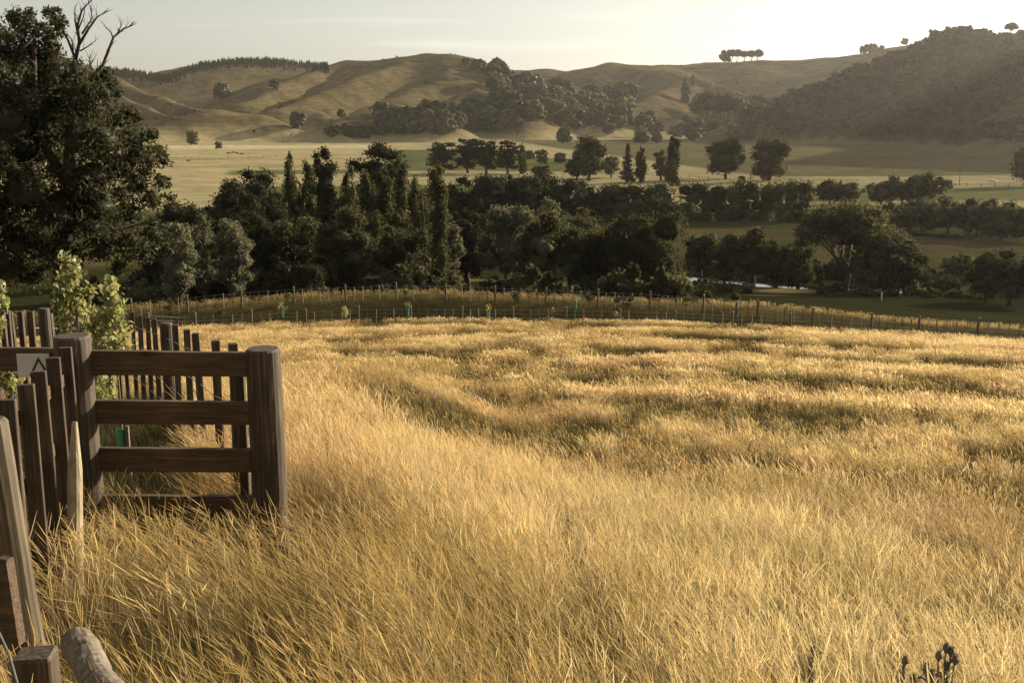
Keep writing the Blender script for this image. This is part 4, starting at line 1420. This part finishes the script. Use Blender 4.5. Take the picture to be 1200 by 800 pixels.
# rail fence with two round posts
RL, RR = 6.60, 6.45
bR = gpoint(308, RR, 408); bL = gpoint(84, RL, 393)
zR = at(308, 408, RR).z; zL = at(84, 393, RL).z
base = (bR + bL) / 2; base.z = min(bR.z, bL.z)
gate = thing('rail_fence', 'brown timber rail fence of four boards between two thick round posts', 'fence', base)
for px, top, Rr, dia, lab in ((308, 408, RR, 0.202, 'thick weathered round post at the right end'), (84, 393, RL, 0.205, 'thick dark round post at the left end')):
    put_post(gate, base, 'post', px, top, Rr, dia, M['timber_z'], label=lab, n=20)
fdir = (bR - bL); fdir.z = 0; fdir.normalize()
back = Vector((-fdir.y, fdir.x, 0))
for yl, yr, hl in ((424, 427, 0.142), (481.5, 484, 0.137), (537, 539.5, 0.142), (592, 594, 0.14)):
    a = at(98, yl, RL + 0.0); b = at(290, yr, RR + 0.0)
    a2 = a - fdir * 0.02; b2 = b + fdir * 0.03
    board('rail', a2, b2, hl, 0.045, M['timber_x'], gate, base)
# upright stay tight behind the rails beside the right post
p = gpoint(281, RR + 0.10, 440); zt = at(281, 440, RR + 0.10).z
mb = MB(); mb.box((0, 0, (zt - p.z) / 2 - 0.1), (0.055, 0.05, zt - p.z + 0.2), bev=0.004)
mb.build('batten', M['timber_z'], gate, p - base)
# short rail carried on to the left, with the warning plate
a = at(-30, 420, RL + 0.30); b = at(66, 421, RL + 0.12)
board('rail', a, b, 0.135, 0.045, M['timber_x'], gate, base)
pc = at(39.5, 428, RL + 0.135)
pl = thing('warning_plate', 'small pale plate with dark triangle mark on the left end rail', 'sign', pc)
X = (b - a).normalized(); rz = math.atan2(X.y, X.x)
pl.rotation_euler = (0, 0, rz)
mb = MB(); mb.box((0, 0, 0), (0.185, 0.004, 0.14), bev=0.001); mb.build('plate', M['plate'], pl)
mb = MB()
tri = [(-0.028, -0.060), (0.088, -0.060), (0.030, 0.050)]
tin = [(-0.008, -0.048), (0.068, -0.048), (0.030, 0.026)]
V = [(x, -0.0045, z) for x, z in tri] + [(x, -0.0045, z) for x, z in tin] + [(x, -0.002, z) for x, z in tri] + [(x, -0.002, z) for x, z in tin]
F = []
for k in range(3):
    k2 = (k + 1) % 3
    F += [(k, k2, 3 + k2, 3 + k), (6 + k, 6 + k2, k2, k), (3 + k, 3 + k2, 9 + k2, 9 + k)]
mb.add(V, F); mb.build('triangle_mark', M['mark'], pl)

# paling fence coming towards the viewer on the left
pf0 = Vector((-1.70, 3.6, 0)); pf0.z = h1(pf0.x, pf0.y)
pal = thing('paling_fence', 'dark paling fence running towards the viewer at left edge', 'fence', pf0)
pal_list = [(64, 408, 5.80), (48.5, 420, 5.32), (31, 436, 4.86), (11, 452, 4.42), (-16, 470, 4.0), (-46, 490, 3.6)]
for px, top, dpt in pal_list:
    c = Vector(((px - 600) / FPX * dpt, dpt, 0))
    Rr = math.hypot(c.x, c.y)
    c.z = h1(c.x, c.y); zt = at(px, top, Rr).z
    mb = MB(); hh = zt - c.z
    mb.box((0, 0, hh / 2 - 0.12), (0.066, 0.032, hh + 0.24), bev=0.003)
    o = mb.build('paling', M['timber_z'], pal, c - pf0)
    o.rotation_euler = (random.gauss(0, 0.008), random.gauss(0, 0.006), R_(12) + random.gauss(0, 0.03))
for dz in (0.17, 0.47, 0.78):
    a = Vector(((-70 - 600) / FPX * 3.3 - 0.05, 3.3, 0)); b = Vector(((70 - 600) / FPX * 5.9 - 0.05, 5.9, 0))
    za = at(-46, 490, math.hypot(*a.xy)).z - dz; zb_ = at(64, 408, math.hypot(*b.xy)).z - dz
    a.z, b.z = za, zb_
    board('rail', a, b, 0.07, 0.04, M['timber_x'], pal, pf0)

# leaning round pole at the very left
p = Vector((-1.555, 3.28, 0)); p.z = h1(p.x, p.y)
zt = at(-6, 492, math.hypot(-1.55, 3.28)).z
pole = post_mesh(0.058, 0.054, zt - p.z, n=14).build('round_pole', M['grey_pole'], None, p)
pole.rotation_euler = (0, R_(-3.5), 0)
tag(pole, 'short pale round pole leaning at left edge before the palings', 'post')
# peeled stay pole against the left post
a = at(84, 664, 5.22); a.z = h1(a.x, a.y) - 0.1; b = at(87.5, 494, 5.40)
mb = MB(); mb.tube([a - a, (b - a) * 0.35, (b - a) * 0.75, (b - a)], [0.036, 0.035, 0.033, 0.012], 14, jit=0.02)
o = mb.build('stay_pole', M['pale_pole'], None, a)
tag(o, 'slim peeled pale pole with slanted tip propped before the left post', 'post')
# plank end and sawn stub in the corner
a = at(-60, 702, 2.86); b = at(19, 704, 2.75)
bs = Vector((a.x, a.y, h1(a.x, a.y)))
mb = MB(); o = board('plank', a, b, 0.22, 0.03, M['timber_x'], None, Vector((0, 0, 0)))
tag(o, 'dark wide plank on edge at bottom left corner', 'plank')
p = gpoint(42, 2.62, 780); zt = at(42, 764, 2.62).z
mb = MB(); hh = zt - p.z
mb.box((0, 0, hh / 2 - 0.1), (0.088, 0.08, hh + 0.2), bev=0.006)
o = mb.build('sawn_stub', M['timber_z'], None, p); o.rotation_euler = (0, 0, R_(8))
tag(o, 'square sawn post stub in the bottom left corner', 'post')
# weathered log lying in the grass
a = at(90, 752, 3.45); b = at(152, 860, 2.72)
mb = MB(); k = 9
mb.tube([(b - a) * (i / k) + Vector((random.gauss(0, .003), random.gauss(0, .003), 0)) for i in range(k + 1)], [0.050 + 0.003 * math.sin(i * 1.3) for i in range(k + 1)], 22, jit=0.035)
o = mb.build('log', M['log'], None, a)
tag(o, 'grey weathered split log lying in the grass at bottom left', 'log')
# loose wire by the corner
a = at(-6, 730, 2.4); b = at(24, 812, 2.3)
mb = MB(); mb.tube([a - a, (b - a) * 0.5 + Vector((0.004, 0, 0.01)), b - a], [0.0022] * 3, 6)
o = mb.build('wire_strand', M['wire'], None, a); tag(o, 'thin loose wire strand in front of the dark plank', 'wire')

# batten fence running back from the right post, and the far side of the enclosure
side = [(270, 402, 7.0), (250, 398, 7.7), (233, 390, 8.5), (217, 385.5, 9.4), (204, 380.6, 10.4), (181, 373.5, 12.2), (171, 372, 13.1), (162, 369.5, 14.0), (153, 366, 14.8)]
b0 = gpoint(200, 10.8)
bf = thing('batten_fence', 'fence of upright brown battens running back from the right gate post', 'fence', b0)
tops = []
for px, top, Rr in side:
    p = gpoint(px, Rr, top); zt = at(px, top, Rr).z; hh = zt - p.z
    mb = MB(); mb.box((0, 0, hh / 2 - 0.1), (0.055, 0.05, hh + 0.2), bev=0.004)
    o = mb.build('batten', M['timber_z'], bf, p - b0); o.rotation_euler = (random.gauss(0, .012), random.gauss(0, .012), R_(20) + random.gauss(0, .08))
    tops.append((p, zt))
put_post(bf, b0, 'post', 194.5, 378, 11.0, 0.125, M['timber_z'])
for dz in (0.16, 0.40, 0.64, 0.86):
    mb = MB()
    pts = [Vector((q.x, q.y, zt - dz)) + Vector((-0.03, 0.03, 0)) for q, zt in tops]
    mb.tube([q - b0 for q in pts], [0.003] * len(pts), 5)
    mb.build('wire', M['wire'], bf)
e0 = gpoint(60, 14.0)
ef = thing('enclosure_fence', 'row of dark battens and one thick post along the back of the sapling enclosure', 'fence', e0)
for px, top, Rr, wd in [(-26, 364, 13.0, .05), (-12, 366, 13.1, .05), (3, 366, 13.2, .055), (8, 364, 13.3, .05), (14.5, 366, 13.4, .055), (23, 364, 13.5, .06), (35, 365, 13.6, .07), (61, 367, 13.9, .045), (71, 370, 14.0, .045), (81, 369, 14.1, .055), (92, 369, 14.2, .045), (102, 368, 14.3, .055), (113, 367, 14.4, .045), (124, 368, 14.5, .05), (135, 367, 14.6, .05), (144, 366, 14.7, .05)]:
    p = gpoint(px, Rr, top); zt = at(px, top, Rr).z; hh = zt - p.z
    mb = MB(); mb.box((0, 0, hh / 2 - 0.1), (wd, 0.05, hh + 0.2), bev=0.004)
    o = mb.build('batten', M['timber_z'], ef, p - e0); o.rotation_euler = (random.gauss(0, .015), random.gauss(0, .015), random.gauss(0, .1))
put_post(ef, e0, 'post', 51, 361, 12.6, 0.12, M['timber_z'])
for dz in (0.18, 0.45, 0.72):
    mb = MB()
    pts = []
    for px, top, Rr in [(-40, 365, 13.0), (30, 366, 13.6), (90, 368, 14.25), (153, 368, 14.85)]:
        q = at(px, top, Rr); q.z -= dz; pts.append(q - e0)
    mb.tube(pts, [0.003] * len(pts), 5); mb.build('wire', M['wire'], ef)


# saplings in the enclosure
def sapling(px, top, Rr, blobs, label, lean=0.0, n=620, leaf=0.027):
    _tn[0] += 1
    g = np.random.default_rng(_tn[0])
    p = gpoint(px, Rr, top)
    root = thing('sapling', label, 'sapling', p)
    k = Rr / FPX
    lob = []
    for bx, by, r in blobs:
        c = at(bx, by, Rr + g.normal() * 0.08) - p
        lob.append((c.x, c.y, c.z, r * k, r * k * 1.1, r * k * 1.15))
    link('foliage', crown_mesh('foliage', lob, int(n * 1.6), leaf, g, asp=0.62, core=0, outw=0.2, shell=(0.15, 1.1)), M['leaf_sapling'], root)
    mb = MB(); zt = at(px, top, Rr) - p
    mb.tube([(0, 0, -0.1), (zt.x * 0.4 + 0.01, zt.y * 0.4, zt.z * 0.4), (zt.x, zt.y, zt.z)], [0.014, 0.010, 0.004], 7)
    for bx, by, r in blobs:
        c = at(bx, by, Rr) - p
        mb.tube([(zt.x * 0.5 * min(1, c.z / zt.z), 0, c.z * 0.7), c], [0.005, 0.003], 5)
    mb.build('stem', M['bark_pale'], root)


sapling(84, 300, 9.6, [(80, 308, 12), (88, 318, 11), (76, 330, 14), (90, 340, 14), (72, 350, 13), (86, 358, 14), (76, 372, 13), (92, 374, 12), (98, 386, 10), (80, 392, 12), (104, 362, 8), (106, 342, 6)], 'taller leafy sapling with big pale leaves above the left post', n=560)
sapling(128, 322, 9.0, [(130, 330, 8), (128, 344, 12), (136, 358, 14), (126, 372, 14), (140, 384, 14), (122, 392, 15), (138, 402, 15), (116, 412, 12), (112, 380, 10), (126, 450, 12), (118, 462, 13), (132, 474, 11), (114, 478, 10), (112, 440, 9)], 'bushy sapling with bright sunlit leaves behind the top rail', n=760)
sapling(0, 330, 9.2, [(-6, 338, 10), (0, 352, 9), (-4, 366, 11), (2, 378, 7), (-6, 390, 10)], 'leafy sapling cut by the left picture edge', n=240)
sapling(10, 428, 7.0, [(8, 432, 9), (18, 440, 9), (2, 444, 10), (12, 452, 8)], 'small grey green shrub peeping over the left palings', n=260, leaf=0.02)


# plastic tree guard behind the rails
def guard(p, h, r, label, group, plant=True):
    root = thing('plant_guard', label, 'plant guard', p, group)
    mb = MB(); N = 3
    V = []; F = []
    for z in (-0.05, h):
        for k in range(3):
            a = k * 2.094 + 0.4
            V.append((math.cos(a) * r, math.sin(a) * r, z))
        for k in range(3):
            a = k * 2.094 + 0.4
            V.append((math.cos(a) * (r - 0.006), math.sin(a) * (r - 0.006), z))
    for k in range(3):
        k2 = (k + 1) % 3
        F += [(k, k2, 6 + k2, 6 + k), (3 + k2, 3 + k, 9 + k, 9 + k2), (6 + k, 6 + k2, 9 + k2, 9 + k)]
    mb.add(V, F); mb.build('sleeve', M['guard'], root)
    mb = MB(); mb.box((r * 1.05, 0, h * 0.5), (0.025, 0.025, h * 1.15)); mb.build('stake', M['far_batten'], root)
    if plant:
        g = np.random.default_rng(int(abs(p.x * 100)) + 3)
        lob = [(g.normal() * .08, g.normal() * .08, h + g.uniform(0, .35), .14, .14, .16) for _ in range(4)]
        link('foliage', crown_mesh('foliage', lob, 60, 0.05, g, core=0), M['leaf_sapling'], root)
    return root


p = gpoint(148, 8.4); p.z = at(148, 519, 8.4).z - 0.05
p.z = h1(p.x, p.y)
guard(p, 0.42, 0.05, 'bright green plastic plant guard seen between the lower rails', None, False)


# ------------------------------------------------------------------ lane fences far below
def lane_fence(path, name, label, step, post_every, bh, ph, off):
    pts = []
    for px, py in path:
        d = ray(px, py); az = math.atan2(d.x, d.y)
        e_ = float(edge_r(az))
        q_, Rq = hit(px, py, rmin=e_ + (off if px < 880 else 0.8))
        Rq = min(Rq, e_ + (off + 9 if off > 0 else 1.5)) if px < 1000 else Rq
        q_ = Vector((math.sin(az) * Rq, math.cos(az) * Rq, 0)); q_.z = h1(q_.x, q_.y)
        pts.append(q_)
    # resample
    seg = [0]
    for a, b in zip(pts, pts[1:]): seg.append(seg[-1] + (b.xy - a.xy).length)
    Lt = seg[-1]
    root = thing(name, label, 'fence', pts[len(pts) // 2])
    o0 = pts[len(pts) // 2]
    bmsh = MB(); bmsh.box((0, 0, bh / 2 - 0.1), (0.05, 0.04, bh + 0.2)); bme = bmsh.mesh('batten'); bme.materials.append(M['far_batten'])
    pmsh = MB(); pmsh.tube([(0, 0, -0.2), (0, 0, ph - 0.02), (0, 0, ph)], [0.075, 0.07, 0.055], 9); pme = pmsh.mesh('post'); pme.materials.append(M['far_post'])
    cols = []
    n = int(Lt / step)
    for i in range(n + 1):
        s = Lt * i / n
        x = np.interp(s, seg, [p.x for p in pts]); y = np.interp(s, seg, [p.y for p in pts])
        z = h1(x, y)
        isp = (i % post_every == 0)
        o = link('post' if isp else 'batten', pme if isp else bme, None, root, Vector((x, y, z + (0 if isp else random.uniform(-0.02, 0.05)))) - o0)
        o.rotation_euler = (random.gauss(0, 0.015), random.gauss(0, 0.02), random.uniform(0, 3))
        o.scale = (1, 1, random.uniform(0.94, 1.05))
        cols.append(Vector((x, y, z)) - o0)
    for zz in (0.25, 0.5, 0.75, 1.0):
        w = MB(); w.tube([c + Vector((0, -0.05, zz * bh * 0.95)) for c in cols], [0.011] * len(cols), 4, cap=False)
        w.build('wire', M['wire'], root)
    return root


lane_fence([(175, 390), (215, 386), (260, 383), (300, 381), (345, 378), (400, 376), (470, 374), (540, 376), (600, 378), (680, 380), (750, 382), (830, 384), (900, 387), (960, 391)], 'post_and_wire_fence', 'nearer post and wire fence along the lower edge of the golden field', 0.56, 6, 1.05, 1.25, -1.0)
lane_fence([(155, 372), (200, 368), (260, 362), (330, 357), (400, 353), (450, 351), (520, 352), (600, 355), (680, 358), (760, 362), (820, 366), (862, 371), (905, 376), (960, 384), (1020, 389), (1100, 395), (1200, 402), (1270, 408)], 'post_and_wire_fence', 'farther post and wire fence on the bank under the dark trees', 0.60, 6, 1.05, 1.28, 5.0)
for path, lab in [([(200, 186), (260, 187), (330, 184)], 'faint dark paddock fence across the tan field at left'), ([(640, 206), (700, 204), (760, 206), (830, 210)], 'faint paddock fence behind the cypress pair'),
                  ([(830, 212), (900, 214), (960, 214), (1010, 213)], 'faint paddock fence below the two round paddock trees'), ([(1095, 219), (1130, 218), (1200, 219)], 'faint paddock fence at the foot of the power pole')]:
    pts = [hit(px, py, rmin=300)[0] for px, py in path]
    seg = np.concatenate([[0], np.cumsum([(b - a).length for a, b in zip(pts, pts[1:])])])
    fr = thing('paddock_fence', lab, 'fence', pts[1])
    pm_ = MB(); pm_.box((0, 0, 0.55), (0.2, 0.2, 1.3)); pm_ = pm_.mesh('post'); pm_.materials.append(M['far_post'])
    q = []
    for k_ in np.arange(0, seg[-1], 5.0):
        x, y = (float(np.interp(k_, seg, [p_[i] for p_ in pts])) for i in (0, 1))
        q.append(Vector((x, y, h1(x, y))) - pts[1]); link('post', pm_, None, fr, q[-1])
    for zz in (0.45, 0.95):
        w = MB(); w.tube([c + Vector((0, 0, zz)) for c in q], [0.05] * len(q), 4, cap=False); w.build('rail', M['far_post'], fr)
# strainer; its pale sunlit face is a white slab put on
p, _ = hit(863, 373, rmin=40)
st = thing('strainer_post', 'stout fence post with pale sunlit face at the bend of the lane', 'post', p)
mb = MB(); mb.tube([(0, 0, -0.2), (0, 0, 1.0), (0, 0, 1.1)], [0.11, 0.1, 0.09], 10); mb.build('post', M['far_post'], st)
mb = MB(); mb.box((0.06, -0.09, 0.95), (0.12, 0.03, 0.5)); mb.build('plate', M['white_post'], st)
p, _ = hit(1033, 352, rmin=60)
mb = MB(); mb.tube([(0, 0, -0.2), (0, 0, 1.0), (0, 0, 1.05)], [0.09, 0.085, 0.07], 9)
o = mb.build('marker_post', M['white_post'], None, p); tag(o, 'single short pale post in the shaded paddock at right', 'post')

for px, py, lab in [(478, 372, 'green plant guard nearest the slim poplar on the lane'), (572, 376, 'tall dark green plant guard in mid lane'), (648, 378, 'bright green plant guard right of mid lane'), (331, 372, 'small green plant guard at the left of the lane'), (674, 363, 'little green plant guard by the upper lane fence')]:
    p, _ = hit(px, py, rmin=40)
    guard(p, 0.65, 0.12, lab, 'plant guards along the fenced lane')


def young(px, py, hpx, label, mat='leaf_mid'):
    p, R = hit(px, py, rmin=40)
    _tn[0] += 1
    g = np.random.default_rng(_tn[0])
    h = hpx * R / FPX
    root = thing('young_tree', label, 'young tree', p, 'young trees planted along the lane')
    lob = [(g.normal() * h * .1, g.normal() * h * .1, h * g.uniform(.4, .95), h * .17, h * .17, h * .15) for _ in range(7)]
    link('foliage', crown_mesh('foliage', lob, 170, 0.075, g, core=0), M[mat], root)
    mb = MB(); mb.tube([(0, 0, -.1), (0.02, 0, h * .8)], [0.03, 0.012], 6); mb.build('stem', M['bark'], root)


for px, py, hp, lab in [(199, 370, 20, 'young tree nearest the batten fence'), (259, 378, 22, 'young tree behind the nearer fence at left'), (404, 376, 16, 'pale young tree in the bend of the lane fence'),
                        (605, 356, 18, 'bushy young tree on the bank in mid lane'), (690, 364, 22, 'young tree on the bank under the big twin trees'), (723, 364, 20, 'young tree on the bank right of the twin trees gap'),
                        (736, 366, 20, 'spreading young tree near the sparkling tree'), (722, 380, 14, 'young tree low between the two lane fences'), (803, 366, 26, 'young tree at the right foot of the sparkling tree'), (338, 356, 12, 'small young tree against the dark wood at left'), (476, 350, 12, 'young tree on the hump of the lane')]:
    young(px, py, hp, lab, 'leaf_sapling' if hp < 18 else 'leaf_mid')

# ------------------------------------------------------------------ small things
# cattle on the far tan field
cow = MB()
cow.tube([(-1.1, 0, 1.0), (-0.95, 0, 1.05), (-0.3, 0, 1.0), (0.4, 0, 1.02), (0.85, 0, 1.15), (1.15, 0, 1.3), (1.45, 0, 1.25), (1.75, 0, 1.0)], [0.1, 0.33, 0.4, 0.37, 0.32, 0.2, 0.17, 0.09], 10)
for lx, ly in ((-0.85, .2), (-0.85, -.2), (0.65, .2), (0.65, -.2)):
    cow.tube([(lx, ly, 0.95), (lx - 0.05, ly, 0.5), (lx, ly, 0)], [0.16, 0.08, 0.06], 6)
cow.tube([(-1.1, 0, 1.1), (-1.22, 0, 0.5)], [0.04, 0.02], 5)
for s in (-1, 1): cow.tube([(1.42, .1 * s, 1.38), (1.38, .3 * s, 1.4)], [0.06, 0.02], 5)
cme = cow.mesh('cow'); cme.materials.append(M['hide'])
for px, py in [(268, 181), (273, 180), (278, 181), (283, 182), (221, 190), (1108, 215)]:
    p, _ = hit(px, py, rmin=300)
    o = link('cow', cme, None, None, p, smooth=True); o.rotation_euler = (0, 0, random.uniform(0, 6.28))
    if px < 250: tag(o, 'dark cow grazing apart on the tan field at left', 'cow', 'cattle on the valley floor')
    elif px > 1000: tag(o, 'dark cow beside the power pole paddock at right', 'cow', 'cattle on the valley floor')
    else: tag(o, 'dark cow in the small herd on the far tan field', 'cow', 'cattle on the valley floor')

p, Rp = hit(1124, 217, rmin=300)
pp = thing('power_pole', 'thin wooden power pole on the sunlit patch of the right paddock', 'power pole', p)
hh = 22 * Rp / FPX
mb = MB(); mb.tube([(0, 0, -0.3), (0, 0, hh)], [0.2, 0.13], 8); mb.build('pole', M['far_post'], pp)
mb = MB(); mb.box((0, 0, hh - 0.5), (2.2, 0.12, 0.14)); mb.build('crossarm', M['far_post'], pp)
p, _ = hit(1163, 213, rmin=300)
bm = bmesh.new(); bmesh.ops.create_icosphere(bm, subdivisions=3, radius=1)
for v in bm.verts:
    nz_ = 0.8 + 0.35 * random.random()
    v.co = Vector((v.co.x * 2.0 * nz_, v.co.y * 1.4 * nz_, v.co.z * 1.0 * nz_))
mer = bpy.data.meshes.new('boulder'); bm.to_mesh(mer); bm.free()
o = link('boulder', mer, M['rock'], None, p, smooth=True); tag(o, 'pale boulder lying on the shaded paddock at far right', 'boulder')


# thistles in the bottom right corner
def thistle(px, top, R, label, stems):
    p = gpoint(px, R, 780)
    root = thing('thistle', label, 'thistle', p, 'dead thistles in the foreground')
    zt = at(px, top, R).z - p.z
    mb = MB(); hd = []
    for dx, f in stems:
        e = Vector((dx, random.gauss(0, .02), zt * f))
        mb.tube([(0, 0, 0), (dx * .3, 0, zt * f * .5), e], [0.006, 0.005, 0.003], 6)
        hd.append(e)
        for k in range(5):
            a = random.uniform(0, 6.28); c = Vector((dx * .5 * k / 5, 0, zt * f * (0.3 + 0.14 * k)))
            mb.tube([c, c + Vector((math.cos(a) * .05, math.sin(a) * .05, .03)), c + Vector((math.cos(a) * .08, math.sin(a) * .08, .02))], [0.004, 0.006, 0.001], 4)
    mb.build('stem', M['thistle'], root)
    for e in hd:
        m2 = MB()
        for k in range(9):
            a = k * 0.698; c0 = e + Vector((math.cos(a) * .009, math.sin(a) * .009, .004 + .012 * (k % 2)))
            m2.tube([c0, c0 + Vector((math.cos(a) * .014, math.sin(a) * .014, .010))], [0.0022, 0.0004], 4)
        m2.tube([e + Vector((0, 0, -.008)), e + Vector((0, 0, .006)), e + Vector((0, 0, .018)), e + Vector((0, 0, .03)), e + Vector((0, 0, .038))], [0.005, 0.011, 0.012, 0.007, 0.010], 9, jit=.15)
        m2.build('flower_head', M['thistle_head'], root)


thistle(1104, 764, 4.3, 'tallest dead thistle with clustered dark heads at bottom right', [(-.07, .86), (-.04, .80), (-.01, .93), (.015, 1.0), (.035, .97), (.055, .9), (.02, .84)])
thistle(1060, 778, 4.2, 'smaller dead thistle left of the tallest one', [(-.03, .9), (0, 1.0), (.03, .85)])
thistle(948, 758, 4.5, 'single dark thistle head showing in the grass left of the other thistles', [(0, 1.0), (.02, .9)])

# ------------------------------------------------------------------ haze over the valley
mb = MB()
lo, hi = float(GZ.min()) - 1.5, float(GZ.max()) + 22.0
mb.box((0, 0, (lo + hi) / 2), (5240, 5240, hi - lo))
hm, t = new_mat('valley_haze')
pv = nd(t, 'VolumePrincipled')
pv.inputs['Color'].default_value = (0.97, 0.93, 0.84, 1)
pv.inputs['Density'].default_value = 0.00005
pv.inputs['Anisotropy'].default_value = 0.76
o = nd(t, 'OutputMaterial'); t.links.new(pv.outputs[0], o.inputs['Volume'])
hz = mb.build('haze', hm)
tag(hz, 'thin warm haze filling the valley air', 'haze', kind='stuff')
SC.cycles.denoising_prefilter = 'NONE'
SC.cycles.denoising_quality = 'HIGH'
SC.cycles.max_bounces = 6
SC.cycles.diffuse_bounces = 3
SC.cycles.volume_bounces = 1
SC.cycles.transparent_max_bounces = 4
